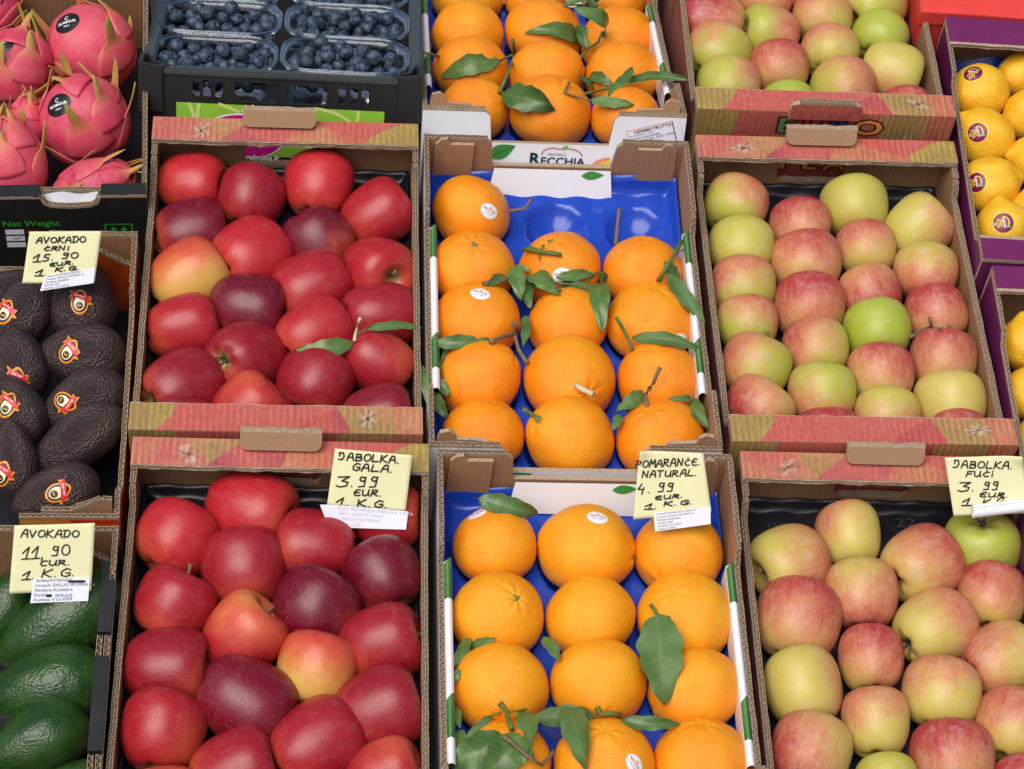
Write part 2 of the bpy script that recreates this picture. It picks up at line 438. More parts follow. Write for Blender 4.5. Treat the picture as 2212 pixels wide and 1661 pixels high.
def ell(cx, cy, a, b, n=20, a0=0, a1=360):
    return [(cx + a * math.cos(R(a0 + (a1 - a0) * k / n)), cy + b * math.sin(R(a0 + (a1 - a0) * k / n))) for k in range(n + 1)]
GL = {
 'A': [[(0, 0), (.12, .6), (.3, 1), (.5, .95), (.62, 0)], [(.08, .42), (.6, .42)]],
 'V': [[(0, 1), (.28, 0), (.6, .95)]], 'O': [ell(.32, .48, .32, .44, 12)], '0': [ell(.34, .5, .32, .5, 12)],
 'K': [[(.06, 1), (0, 0)], [(.58, 1), (.05, .48), (.62, 0)]],
 'D': [[(.12, .95), (.06, 0)], [(-.06, .92), (.4, .98), (.64, .6), (.45, .1), (0, .02)]],
 'J': [[(0, 1), (.42, .98), (.52, .5), (.35, .05), (0, .08)], [(.1, 1), (.08, .55)]],
 'B': [[(.08, 1), (.03, 0)], [(.05, .98), (.5, .92), (.52, .62), (.1, .52)], [(.1, .52), (.6, .4), (.55, .06), (0, .02)]],
 'L': [[(.08, 1), (0, .05), (.6, .06)]], 'P': [[(.12, 1), (0, 0)], [(.05, .98), (.55, .9), (.5, .55), (.08, .5)]],
 'M': [[(0, 0), (.08, 1), (.32, .4), (.55, 1), (.66, 0)]], 'N': [[(0, 0), (.05, 1), (.5, .05), (.58, 1)]],
 'R': [[(.1, .95), (0, 0)], [(.02, .95), (.5, .9), (.48, .58), (.08, .48), (.62, 0)]],
 'E': [[(.6, .92), (.3, .98), (.05, .6), (.1, .15), (.35, .0), (.62, .1)], [(.1, .52), (.5, .52)]],
 'C': [[(.58, .9), (.28, .95), (.03, .5), (.2, .05), (.58, .1)]],
 'U': [[(0, .95), (.02, .2), (.25, 0), (.5, .25), (.56, .95)], [(.55, .5), (.62, 0)]],
 'G': [[(.6, .85), (.32, 1), (.04, .6), (.1, .15), (.4, 0), (.64, .2), (.6, .48), (.35, .44)]],
 'T': [[(0, .95), (.62, .98)], [(.3, .96), (.26, 0)]], 'F': [[(.1, .95), (0, 0)], [(.06, .95), (.62, .98)], [(.06, .5), (.5, .55)]],
 'I': [[(.3, .6), (.24, 0)], [(.34, .95), (.35, .88)]], '1': [[(0, .5), (.48, 1), (.34, .08)], [(0, .02), (.68, .06)]],
 '3': [[(0, .95), (.62, .98), (.25, .58), (.6, .45), (.55, .1), (.2, 0), (0, .12)]], '4': [[(.2, 1), (0, .42), (.4, .42)], [(.42, .62), (.36, -.1)]],
 '5': [[(.62, .98), (.2, .92), (.12, .58), (.5, .5), (.5, .15), (.2, 0), (0, .08)]],
 '9': [[(.5, .9), (.22, .98), (.1, .7), (.3, .52), (.52, .7), (.54, .95), (.46, .05), (.05, .02)]],
 '.': [[(.16, .06), (.2, .04)]], ',': [[(.2, .1), (.12, -.2)]],
}
def hand(text, x0, x1, y0, y1, h, rnd):
    """handwriting in photo pixels (y down): list of (x, y) stroke polylines"""
    out = []
    base = {'Č': 'C', 'Ć': 'C'}
    wts = [.45 if ch in '.,' else (.6 if ch == 'I' else 1) for ch in text]
    tot = sum(wts); x = 0
    for ch, w in zip(text, wts):
        cx = x0 + (x1 - x0) * x / tot; cw = (x1 - x0) * w / tot * (.74 / .64 if w == 1 else 1.0); cw *= .82
        by = y0 + (y1 - y0) * x / tot
        hh = h * rnd.uniform(.93, 1.07); sl = rnd.uniform(.05, .16)
        strokes = list(GL[base.get(ch, ch)])
        if ch in base: strokes = [[(px, py * .82) for px, py in s_] for s_ in strokes] + [[(.3, 1.05), (.36, 1.0)]]
        if ch in '.,': cw = h * .6
        for s_ in strokes:
            out.append([(cx + (px + py * sl) * cw / .66 * (.86 if ch not in '.,' else .5), by - py * hh) for px, py in s_])
        x += w
    return out

def ribbon(mb, strokes, wpx, mapf, mat, h0):
    """marker strokes laid on a surface through mapf(px,py,height)"""
    k = 0
    for s_ in strokes:
        q = []
        for a, b in zip(s_[:-1], s_[1:]):
            L = math.hypot(b[0] - a[0], b[1] - a[1])
            if L < 1e-6: continue
            dx, dy = (b[0] - a[0]) / L, (b[1] - a[1]) / L
            w = wpx * .5
            pts = [(a[0] - dy * w, a[1] + dx * w), (b[0] - dy * w, b[1] + dx * w), (b[0] + dy * w, b[1] - dx * w), (a[0] + dy * w, a[1] - dx * w)]
            mb.poly([mapf(x, y, h0 + k * 2e-6) for x, y in pts], mat); k = (k + 1) % 12
        for p in s_:
            mb.poly([mapf(x, y, h0 + 3e-5 + k * 2e-6) for x, y in ell(p[0], p[1], wpx * .5, wpx * .5, 8)[:-1]], mat); k = (k + 1) % 12

# ------------------------------------------------------------------ corrugated board
def rim(mb, p, q, inw, N, t, layers, mat, d=.004, wl=.0068):
    """open flutes of a cut edge running from p to q: liners and a wave of real paper, d deep"""
    p = Vector(p); q = Vector(q); L = (q - p).length; T = (q - p) / L
    e = .0005
    for k in range(layers + 1):
        a = max(0, min(t - e, k * t / layers - e / 2))
        c = [p + N * a, q + N * a, q + N * (a + e), p + N * (a + e)]
        c2 = [x + inw * d for x in c]
        n = max(2, int(L / .005)); prev = None
        for j in range(n + 1):
            f = j / n
            jit = inw * (-.0011 * noise.noise((p + T * L * f) * 90 + N * k * 60) - .0004 * noise.noise((p + T * L * f) * 330))
            jn = N * (.0006 * noise.noise((p + T * L * f) * 60 + Vector((3, 7, 1))))
            cur = [mb.vert(x) for x in (c[0].lerp(c[1], f) + jit + jn, c[3].lerp(c[2], f) + jit + jn, c2[0].lerp(c2[1], f), c2[3].lerp(c2[2], f))]
            if prev:
                mb.face((prev[0], cur[0], cur[1], prev[1]), mat); mb.face((prev[0], prev[2], cur[2], cur[0]), mat); mb.face((prev[1], cur[1], cur[3], prev[3]), mat)
            prev = cur
    for k in range(layers):
        a0 = k * t / layers + e / 2; a1 = (k + 1) * t / layers - e / 2
        n = max(4, int(L / wl * 4)); prev = None
        for j in range(n + 1):
            a = a0 + (a1 - a0) * (.5 + .5 * math.sin(j * PI / 2 + k * 1.3))
            x = p + T * (L * j / n) + N * a
            cur = (mb.vert(x + inw * .0003), mb.vert(x + inw * d))
            cur2 = (mb.vert(x + inw * .0003 + N * e), mb.vert(x + inw * d + N * e))
            if prev:
                mb.face((prev[0][0], cur[0], cur[1], prev[0][1]), mat)
                mb.face((prev[1][0], prev[1][1], cur2[1], cur2[0]), mat)
                mb.face((prev[0][0], prev[1][0], cur2[0], cur[0]), mat)
            prev = (cur, cur2)

def panel(mb, org, U, V, poly, t, m0, m1, ms, rims=(), layers=1, d=.004):
    """board with outline poly (u,v), counter-clockwise; cap m0 faces -N, cap m1 faces +N; listed edges end in open flutes"""
    org = Vector(org); U = Vector(U).normalized(); V = Vector(V).normalized(); N = U.cross(V)
    P = [org + U * a + V * b for a, b in poly]
    n = len(P)
    a = [mb.vert(p) for p in P]; b = [mb.vert(p + N * t) for p in P]
    mb.face(a[::-1], m0); mb.face(b, m1)
    for i in range(n):
        j = (i + 1) % n
        mb.face((a[i], a[j], b[j], b[i]), ms)
        if i in rims:
            du, dv = poly[j][0] - poly[i][0], poly[j][1] - poly[i][1]
            l = math.hypot(du, dv); out = (U * dv - V * du) / l
            rim(mb, P[i] + out * d, P[j] + out * d, -out, N, t, layers, ms, d)

def frame(x, y, z, B, L, yaw=0, tilt=0):
    c = Vector((x + B / 2, y + L / 2, z)); r = Matrix.Rotation(R(yaw), 4, 'Z')
    o = c + r @ Vector((-B / 2, -L / 2, 0))
    return Matrix.Translation(o) @ r @ Matrix.Rotation(R(tilt), 4, 'X')

# printed fruit photographs on the apple cartons (print, seen on every carton of this kind)
PINK, TAN, RED, MAG, OLIVE, YEL, GREY, DARK = (lin(188, 92, 88), lin(186, 130, 92), lin(188, 80, 70), lin(158, 58, 80), lin(150, 126, 70), lin(168, 150, 66), lin(172, 160, 138), lin(84, 44, 56))
def lerp(a, b, f):
    f = max(0, min(1, f)); return tuple(x + (y - x) * f for x, y in zip(a, b))
ART_BACK = [(.10, .5, .17, TAN, PINK), (.27, 1.5, .20, OLIVE, TAN), (.42, .2, .16, MAG, PINK), (.62, -.4, .24, RED, TAN), (.74, 1.3, .20, PINK, RED), (.93, -.2, .16, YEL, OLIVE)]
ART_FRONT = [(.02, .8, .16, YEL, OLIVE), (.28, -.3, .24, PINK, RED), (.55, 1.2, .18, RED, PINK), (.68, .1, .13, MAG, RED), (.82, .4, .15, TAN, OLIVE), (.98, .6, .13, RED, TAN)]
def art(u, v, arr, seed=0):
    c = art0(u, v, arr, seed); g = (.40, .22, .15)
    return lerp(c, g, .14)
def art0(u, v, arr, seed=0):
    best = None
    for i, (cx, cy, r, a, b) in enumerate(arr):
        d = math.hypot(u - cx, (v - cy) * .14) / r
        if best is None or d < best[0]: best = (d, i, a, b)
    d, i, a, b = best
    nz = noise.noise(Vector((u * 9 + seed, v * 1.6, i * 3.1)))
    st = noise.noise(Vector((u * 60 + seed, v * .9, i)))
    c = lerp(b, a, d * .7 + nz * .6 + st * .35)
    sp = noise.noise(Vector((u * 210 + seed, v * 26, 2)))
    if sp > .32: c = lerp(c, TAN, (sp - .32) * 1.6)
    if d > .96: c = lerp(c, DARK, (d - .96) * 2)
    cal = (.17 + .02 * math.sin(seed * 7), .42) if arr is ART_BACK else (.84 + .03 * math.sin(seed * 5), .55)
    g = math.hypot(u - cal[0], (v - cal[1]) * .14)
    if g < .05:
        an = math.atan2((v - cal[1]) * .14, u - cal[0]); ray_ = .5 + .5 * math.cos(6 * an + 2.6 * math.sin(2 * an + seed * 3) + 40 * g); q_ = g / (.05 * (1 + .35 * math.sin(an * 2 + seed * 5)))
        c = lerp(c, lerp(DARK, lin(214, 204, 186), ray_), max(0, 1 - q_ * q_) * (.42 + .22 * ray_))
        if q_ < .16: c = DARK
    k = 1 + .17 * math.sin(u * 2 * PI * 44) * (.5 + .5 * math.sin(v * 5 + u * 30))
    return tuple(x * k for x in c)

def art_sheet(name, parent, p00, du, dv, arr, seed, nu=320, nv=20, flip=False):
    mb = MB(); p00 = Vector(p00); du = Vector(du); dv = Vector(dv)
    mb.grid(lambda a, b: p00 + du * a + dv * b, nu, nv, 0, lambda a, b: art(1 - a if flip else a, b, arr, seed))
    return mb.build(name, M['art'], parent)

def rr(cx, cz, hw, hh, r, corners=(1, 1, 1, 1), n=5):
    """rounded rectangle, counter-clockwise; corners: bl, br, tr, tl"""
    pts = []
    for k, (sx, sz, a0) in enumerate(((-1, -1, 180), (1, -1, 270), (1, 1, 0), (-1, 1, 90))):
        if corners[k]:
            for i in range(n + 1):
                a = R(a0 + 90 * i / n); pts.append((cx + sx * (hw - r) + r * math.cos(a), cz + sz * (hh - r) + r * math.sin(a)))
        else: pts.append((cx + sx * hw, cz + sz * hh))
    return pts

def floor_part(root, B, L, H, t, mat):
    mb = MB(); mb.box(t + .0005, B - t - .0005, t + .0005, L - t - .0005, -H, -H + t); mb.build('floor', mat, root)

def side_wall(root, B, L, H, t, side, lo, pf, pb, mats, layers, top=None):
    """mats: inside, outside, edge. posts at both ends, a lower edge between them"""
    mb = MB(); d = .004; tp = (-t - .0006 if top is None else top) - d
    poly = [(t + .0006, -H), (L - t - .0006, -H), (L - t - .0006, tp), (L - pb, tp), (L - pb - .012, -lo - d), (pf + .012, -lo - d), (pf, tp), (t + .0006, tp)]
    x = 0 if side < 0 else B - t
    ins, outs = (1, 0)
    m0, m1 = (1, 0) if side < 0 else (0, 1)
    panel(mb, (x, 0, 0), (0, 1, 0), (0, 0, 1), poly, t, m0, m1, 2, rims=(2, 3, 4, 5, 6), layers=layers, d=d)
    return mb.build('side_wall', mats, root)

CRATE_GROUP = 'cardboard crates and boxes on the stall'
def apple_crate(Mx, B, L, H, label, seed, tab_x=.5, front_text=False):
    t = .006; w = .034
    root = empty('apple_crate', Mx); tag(root, label, 'crate', CRATE_GROUP)
    floor_part(root, B, L, H, t, M['kraft'])
    mats = [M['kraft'], M['orange_print'], M['edge']]
    for sd in (-1, 1): side_wall(root, B, L, H, t, sd, .027, .028, .05, [M['kraft'], M['art_side'], M['edge']], 2)
    # front wall
    mb = MB(); mb.box(0, B, 0, t, -H, -t - .0006, 0)
    fw = mb.build('front_wall', M['kraft'], root)
    art_sheet('printed_face', fw, (0, -.0005, -H), (B, 0, 0), (0, 0, H - .0006), ART_FRONT, seed, 320, 40)
    # back wall with the hand hole
    mb = MB(); c = B * tab_x; hw = .04; h0, h1, r = -.068, -.034, .012
    arcL = [(c, h0)] + [(c - hw + r + r * math.cos(R(a)), h0 + r + r * math.sin(R(a))) for a in (270, 240, 210, 180)] + [(c - hw + r + r * math.cos(R(a)), h1 - r + r * math.sin(R(a))) for a in (180, 150, 120, 90)] + [(c, h1)]
    poly = [(0, -H), (c, -H)] + arcL + [(c, -t - .0006), (0, -t - .0006)]
    panel(mb, (0, L, 0), (1, 0, 0), (0, 0, 1), poly, t, 0, 0, 0)
    arcR = [(2 * c - a, b) for a, b in arcL][::-1]
    poly = [(c, -H), (B, -H), (B, -t - .0006), (c, -t - .0006)] + arcR
    panel(mb, (0, L, 0), (1, 0, 0), (0, 0, 1), poly, t, 0, 0, 0)
    rim(mb, (c - hw + .008, L, h0 + .0035), (c + hw - .008, L, h0 + .0035), Vector((0, 0, -1)), Vector((0, -1, 0)), t, 2, 1, .003)
    mb.build('back_wall', [M['kraft'], M['edge']], root)
    # rim flaps folded inwards, printed side up
    mb = MB(); panel(mb, (0, 0, -t), (1, 0, 0), (0, 1, 0), [(0, L - w + .004), (B, L - w + .004), (B, L), (0, L)], t, 0, 0, 1, rims=(0,), layers=2)
    f = mb.build('rim_flap', [M['kraft'], M['edge']], root)
    art_sheet('printed_face', f, (0, L - w + .001, .0005), (B, 0, 0), (0, w - .001, 0), ART_BACK, seed)
    mb = MB(); panel(mb, (0, 0, -t), (1, 0, 0), (0, 1, 0), [(0, 0), (B, 0), (B, w - .004), (0, w - .004)], t, 0, 0, 1, rims=(2,), layers=2)
    f = mb.build('rim_flap', [M['kraft'], M['edge']], root)
    art_sheet('printed_face', f, (0, 0, .0005), (B, 0, 0), (0, w - .001, 0), ART_FRONT, seed)
    # punched hand flap standing up through the back rim
    mb = MB(); V = Vector((0, .62, .78)); o = Vector((0, L - .011, .002))
    poly = rr(c, .0085, hw, .0092, .008, (1, 1, 0, 0))
    top = max(b for a, b in poly)
    n = len(poly); ri = [i for i in range(n) if abs(poly[i][1] - top) < 1e-6 and abs(poly[(i + 1) % n][1] - top) < 1e-6]
    panel(mb, o, (1, 0, 0), V, poly, t, 0, 0, 1, rims=ri, layers=2)
    mb.build('hand_flap', [M['flap'], M['edge']], root)
    if front_text:
        # hand flap of the front, printed, and the carton's name below it
        mb = MB(); cc = B * .487; poly = rr(cc, .0075, .041, .012, .009, (0, 0, 1, 1)); top = .0195
        n = len(poly); ri = [i for i in range(n) if abs(poly[i][1] - top) < 1e-6 and abs(poly[(i + 1) % n][1] - top) < 1e-6]
        panel(mb, (0, -.0075 , 0), (1, 0, 0), (0, 0, 1), poly, .006, 0, 0, 1, rims=ri, layers=2)
        tabo = mb.build('hand_flap', [M['kraft'], M['edge']], root, M=Matrix.Translation((0, .0064, 0)))
        mb = MB(); mb.grid(lambda a, b: Vector((cc - .0405 + .081 * a, -.014, -.0042 + .0222 * b)), 60, 16, 0, lambda a, b: art(.3 + a * .4, b, ART_FRONT, 5.3))
        mb.build('printed_face', M['art'], tabo)
        lm = MB()
        for k, (ch, mt) in enumerate((('E', 1), ('U', 2), ('R', 3), ('O', 4))):
            for lay, bold, mi in ((0, .075, 0), (1, .02, mt)):
                ps, w_ = text2d(ch, .033, bold)
                for p in ps: lm.poly([Vector((B * .315 + k * .0290 + x * 1.35, -.0012 - lay * .0005, -.0315 + y * .98)) for x, y in p], mi)
        lm.build('lettering', [M[x] for x in ('dark_outline', 'e_green', 'e_red', 'e_blue', 'e_orange')], fw)
        lm = MB()
        for k, ch in enumerate('PLANT'):
            for lay, bold, mi in ((0, .075, 0), (1, .02, 4)):
                ps, w_ = text2d(ch, .030, bold)
                for p in ps: lm.poly([Vector((B * .36 + k * .0265 + x * 1.3, -.0013 - lay * .0005, -.0915 + y)) for x, y in p], mi)
        lm.build('lettering', [M[x] for x in ('dark_outline', 'e_green', 'e_red', 'e_blue', 'e_orange')], fw)
    return root
M['art_side'] = plain('red_printed_side', (.17, .055, .042), .55, .5, 40, .3)

def leaf_shape(cx, cy, l, w, ang, n=9):
    a = R(ang); pts = []
    for k in range(n): f = k / n; pts.append((f - .5, math.sin(PI * f ** .8) * .5))
    for k in range(n): f = 1 - k / n; pts.append((f - .5, -math.sin(PI * f ** .8) * .5))
    return [(cx + x * l * math.cos(a) - y * w * math.sin(a), cy + x * l * math.sin(a) + y * w * math.cos(a)) for x, y in pts]

def orange_crate(Mx, B, L, H, label, which):
    t = .005; d = .004
    root = empty('orange_crate', Mx); tag(root, label, 'crate', CRATE_GROUP)
    floor_part(root, B, L, H, t, M['kraft'])
    nz = -.043; a0, a1 = .078, .218
    poly = [(0, -H), (B, -H), (B, -d), (a1 + .004, -d), (a1 - .001, -.009), (a1 - .005, nz), (a0 + .001, nz), (a0 - .002, -.009), (a0 - .007, -d), (0, -d)]
    mb = MB(); panel(mb, (0, L, 0), (1, 0, 0), (0, 0, 1), poly, t, 1, 0, 2, rims=(2, 8), layers=1)
    # cap order: -N is +y (outside), +N is -y (inside)
    bw = mb.build('back_wall', [M['kraft_light'], M['white_card'], M['edge']], root)
    mb = MB(); ang = R(62)
    panel(mb, (a0 + .003, L - .0075, nz - .002), (1, 0, 0), (0, math.cos(ang), math.sin(ang)), [(-.002, -.034), (a1 - a0 - .012, -.036), (a1 - a0 - .010, -.031), (a1 - a0 - .005, -.031), (a1 - a0 - .008, 0), (0, 0), (-.006, -.03), (-.002, -.03)], .002, 0, 0, 0)
    fl = mb.build('folded_flap', [M['white_card']], root)
    lm = MB()
    nv = Vector((0, -math.sin(ang), math.cos(ang)))
    for l in (leaf_shape(.112, -.005, .026, .010, 4),):
        lm.poly([Vector((a0 + .003 + x, L - .0075, nz - .002)) + Vector((0, math.cos(ang), math.sin(ang))) * y + nv * .0026 for x, y in l], 0)
    lm.build('leaf_print', M['leaf_print'], fl)
    mb = MB(); panel(mb, (0, t, 0), (1, 0, 0), (0, 0, 1), poly, t, 0, 1, 2, rims=(2, 8), layers=1)
    fw = mb.build('front_wall', [M['kraft_light'], M['white_card'], M['edge']], root)
    # corner flaps inside the front and the back, paler board with torn edges
    for (y, sgn, hh) in ((L - t - .0055, 1, .105), (t + .0005, -1, .06)):
        for s in (-1, 1):
            if sgn > 0: pl = [(.011, -hh), (.054, -hh), (.056, -.006), (.030, -.006), (.026, .003), (.019, .001), (.013, -.007), (.012, -.03)]
            else: pl = [(.006, -hh), (.056, -hh), (.056, .001), (.027, .003), (.025, .011), (.019, .016), (.010, .013), (.008, .004)]
            if s > 0: pl = [(B - x, z) for x, z in pl][::-1]
            mb = MB(); panel(mb, (0, y + .004, 0), (1, 0, 0), (0, 0, 1), pl, .004, 0, 0, 1)
            mb.build('corner_flap', [M['kraft_light'], M['edge']], root)
    for sd in (-1, 1):
        wall = side_wall(root, B, L, H, t, sd, .024, .075, .105, [M['kraft_light'], M['white_card'], M['edge']], 1, top=-.0005)
        mb = MB(); x0 = t + .0005 if sd < 0 else B - t - .0083
        mb.grid(lambda a, b: Vector((x0 + .0078 * b, .088 + (L - .088 - .118) * a, -.021 - .004 * (2 * b - 1) ** 2)), 30, 6)
        mb.grid(lambda a, b: Vector(((x0 + .0078) if sd < 0 else x0, .088 + (L - .206) * a, -.025 - .03 * b)), 30, 2)
        bd = mb.build('white_fold', M['white_card'], wall, smooth=True)
        for yc in (.135, .285):
            lm = MB(); lm.grid(lambda a, b: Vector((x0 + .0002 + .0075 * b, yc - .02 + (.04 + .008 * b) * a, -.0204 - .004 * (2 * b - 1) ** 2)), 12, 5, 0, lambda a, b: lerp(lin(52, 104, 50), lin(92, 146, 84), abs(b - .45) < .12 and 1 or a * .4))
            lm.build('leaf_print', M['vc'], bd)
    lm = MB(); y = -.0006
    Pm = lambda x, z, k=0: Vector((x, y - k, z))
    mats = [M[k] for k in ('leaf_print', 'leaf_print_dark', 'navy_ink', 'logo_red', 'peach', 'peach_yellow', 'white_paper', 'gold', 'plum', 'grey_ink', 'lemon_leaf', 'grey_ink')]
    if which in (0, 1):
        z0 = -.043
        lf = leaf_shape(.092, z0 - .011, .034, .019, 28)
        lf = [(x, min(z, z0 - .0008)) for x, z in lf]
        lm.poly([Pm(x, z) for x, z in lf], 0)
        if which == 0: lm.poly([Pm(.092 + a, z0 - .011 + b, .0003) for a, b in ((-.016, -.0085), (-.0155, -.0092), (.014, .0072), (.0135, .0079))], 1)
    if which == 0:
        z0 = -.043
        ps, w_ = text2d('R', .021, .03)
        for p in ps: lm.poly([Pm(.1235 + x * .95, z0 - .0265 + z, .0002) for x, z in p], 2)
        ps, w_ = text2d('ECCHIA', .0135, .02)
        for p in ps: lm.poly([Pm(.1365 + x * 1.06, z0 - .0265 + z, .0002) for x, z in p], 2)
        ps, w_ = text2d('FRATELLI', .0042, .01)
        for p in ps: lm.poly([Pm(.1445 + x * 1.25, z0 - .0145 + z, .0002) for x, z in p], 9)
        for p0, p1 in ((.1235, .1285), (.1335, .139), (.186, .191)):
            lm.poly([Pm(a, b, .0004) for a, b in ((p0, z0 - .0268), (p1, z0 - .0268), (p1, z0 - .0256), (p0, z0 - .0256))], 2)
        arc = [(x, z) for x, z in ell(.150, z0 - .014, .0125, .0095, 10, 180, 60)] + [(x, z) for x, z in ell(.167, z0 - .0145, .0165, .0095, 12, 105, 0)]
        for a, b in zip(arc[:-1], arc[1:]):
            L_ = math.hypot(b[0] - a[0], b[1] - a[1]) or 1; nx, nzv = -(b[1] - a[1]) / L_ * .0006, (b[0] - a[0]) / L_ * .0006
            lm.poly([Pm(a[0] + nx, a[1] + nzv, .0003), Pm(b[0] + nx, b[1] + nzv, .0003), Pm(b[0] - nx, b[1] - nzv, .0003), Pm(a[0] - nx, a[1] - nzv, .0003)], 3)
        lm.poly([Pm(x, z, .0003) for x, z in leaf_shape(.164, z0 - .0035, .008, .004, 40)], 10)
        lm.poly([Pm(x, z, .0002) for x, z in [(.196, z0 - .029)] + ell(.216, z0 - .029, .0205, .014, 12, 180, 90) + [(.2165, z0 - .029)]], 4)
        lm.poly([Pm(x, z, .0003) for x, z in ((.203, z0 - .024), (.2165, z0 - .017), (.2165, z0 - .025))], 5)
        # shipping label stuck on the right corner
        a = R(17); ox, oz = .229, -.011
        LB = lambda u, v, k: Pm(ox + u * math.cos(a) - v * math.sin(a), oz + u * math.sin(a) + v * math.cos(a) - .012, .0003 + k)
        lm.poly([LB(u, v, 0) for u, v in ((0, -.030), (.0615, -.030), (.063, -.028), (.063, .0), (.062, .001), (.0, .001))], 6)
        for (u0, v0, u1, v1, mi) in ((.002, -.0012, .055, -.0002, 7), (.002, -.029, .003, -.001, 7), (.0545, -.029, .0557, -.001, 8), (.003, -.029, .055, -.0278, 8)):
            lm.poly([LB(u, v, .0002) for u, v in ((u0, v0), (u1, v0), (u1, v1), (u0, v1))], mi)
        for s_, u, v, sz, mi in (('HERMES FRUTTA', .010, -.0062, .0058, 8), ('Prodotto: Arance foglia', .005, -.0135, .0036, 9), ("Varieta: Lane Late", .005, -.0172, .0036, 9), ('Origine: SPAGNA', .005, -.0209, .0036, 9), ('Categoria: I', .005, -.0246, .0036, 9), ('Lotto: 1315/22', .034, -.0172, .0036, 9), ('VIA PROVINCIALE, 3 - ITALIA', .004, -.0093, .0022, 9)):
            ps, w_ = text2d(s_, sz, .015)
            for p in ps: lm.poly([LB(u + x + .18 * z * (mi == 8), v + z, .0004) for x, z in p], mi)
    if lm.f: lm.build('printed_marks', mats, fw)
    return root

def box_crate(name, Mx, B, L, H, label, t, outm, post_f, post_b, lo, ledge_f, ledge_b, front_top, back=None):
    root = empty(name, Mx); tag(root, label, 'crate', CRATE_GROUP)
    floor_part(root, B, L, H, t, M['navy'])
    mats = [M['kraft'], outm, M['edge']]
    for sd in (-1, 1): side_wall(root, B, L, H, t, sd, lo, post_f, post_b, mats, 1, top=None if ledge_b else -.0005)
    mb = MB(); d = .004; tb = -t - .0006 if ledge_b else -d
    panel(mb, (0, L, 0), (1, 0, 0), (0, 0, 1), back or [(0, -H), (B, -H), (B, tb), (0, tb)], t, 1, 0, 2, rims=(2, 4) if back else () if ledge_b else (2,), layers=1)
    mb.build('back_wall', mats, root)
    if front_top:
        mb = MB(); panel(mb, (0, t, 0), (1, 0, 0), (0, 0, 1), front_top, t, 0, 1, 2, rims=() if ledge_f else range(2, len(front_top) - 1), layers=1)
        root['front'] = 1
        fw = mb.build('front_wall', mats, root)
    if ledge_b:
        mb = MB(); panel(mb, (0, 0, -t), (1, 0, 0), (0, 1, 0), [(0, L - ledge_b + d), (B, L - ledge_b + d), (B, L), (0, L)], t, 0, 1, 2, rims=(0,), layers=1)
        mb.build('rim_flap', mats, root)
    if ledge_f:
        mb = MB(); panel(mb, (0, 0, -t), (1, 0, 0), (0, 1, 0), [(0, 0), (B, 0), (B, ledge_f - d), (0, ledge_f - d)], t, 0, 1, 2, rims=(2,), layers=1)
        mb.build('rim_flap', mats, root)
    return root

# ------------------------------------------------------------------ crates
FLOOR = -.135                                  # top of the display board
CL = .4257
F = {}
F['g1'] = frame(0, 0, .0039, .2913, CL, .29)
F['g2'] = frame(.0056, -.4364, .0048, .2913, CL, -.26)
F['f0'] = frame(.6047, .4568, .0121, .2972, CL, .04)
F['f1'] = frame(.6053, .0100, -.0072, .2972, CL, .5)
F['f2'] = frame(.6151, -.4222, -.0178, .2972, CL, -.27)
F['o0'] = frame(.2952, .4535, .004, .2983, CL, .1, -16)
F['o1'] = frame(.2979, -.0079, -.0006, .2963, CL, .25)
F['o2'] = frame(.3074, -.4398, .0017, .2963, CL, .14)
SZ = {'g1': .2913, 'g2': .2913, 'f0': .2972, 'f1': .2972, 'f2': .2972, 'o0': .2983, 'o1': .2963, 'o2': .2963}
def Hof(k): return F[k].translation.z - FLOOR
apple_crate(F['g1'], SZ['g1'], CL, Hof('g1'), 'apple-print cardboard crate of crimson apples below the blueberry crate', 1.0, .475)
apple_crate(F['g2'], SZ['g2'], CL, Hof('g2'), 'apple-print cardboard crate of crimson apples at the bottom, under the GALA note', 2.0, .5)
apple_crate(F['f0'], SZ['f0'], CL, Hof('f0'), 'apple-print cardboard crate lettered EURO, in the top row', 3.0, .5, True)
apple_crate(F['f1'], SZ['f1'], CL, Hof('f1'), 'apple-print cardboard crate of yellow and red apples directly below the EURO crate', 4.0, .475)
apple_crate(F['f2'], SZ['f2'], CL, Hof('f2'), 'apple-print cardboard crate of yellow striped apples under the FUČI note', 5.0, .495)
orange_crate(F['o0'], SZ['o0'], CL, .115, 'white orange crate with shipping label and fruit logo on its front', 0)
orange_crate(F['o1'], SZ['o1'], CL, Hof('o1'), 'white and brown orange crate with two empty blue cups at its back', 1)
orange_crate(F['o2'], SZ['o2'], CL, Hof('o2'), 'white and brown orange crate full of large oranges behind the POMARANČE note', 2)
F['dr'] = frame(-.318, .304, .0, .306, .36, 3.5)
F['av'] = frame(-.312, -.106, .0, .308, .364, 1.1)
F['gr'] = frame(-.306, -.480, .0, .308, .366, .6)
F['p1'] = frame(.912, .251, .0, .30, .378, -2.2)
F['p2'] = frame(.909, -.152, .0, .30, .396, -1.2)
dfront = [(0, -.135), (.306, -.135), (.306, -.0045), (.257, -.0045), (.254, -.014), (.246, -.019), (.224, -.021), (.204, -.019), (.196, -.014), (.193, -.0045), (.125, -.0045), (.118, -.017), (0, -.013)]
dragon_box = box_crate('dragon_fruit_box', F['dr'], .306, .36, .135, 'black printed box with NET WEIGHT on its front, holding dragon fruit', .005, M['black_print'], .03, .05, .004, 0, 0, dfront)
avo_box = box_crate('avocado_box', F['av'], .308, .364, .135, 'orange printed box of dark avocados below the dragon fruit', .005, M['orange_print'], .035, .07, .022, 0, 0, None, [(0, -.135), (.308, -.135), (.308, -.004), (.216, -.004), (.212, -.064), (0, -.062)])
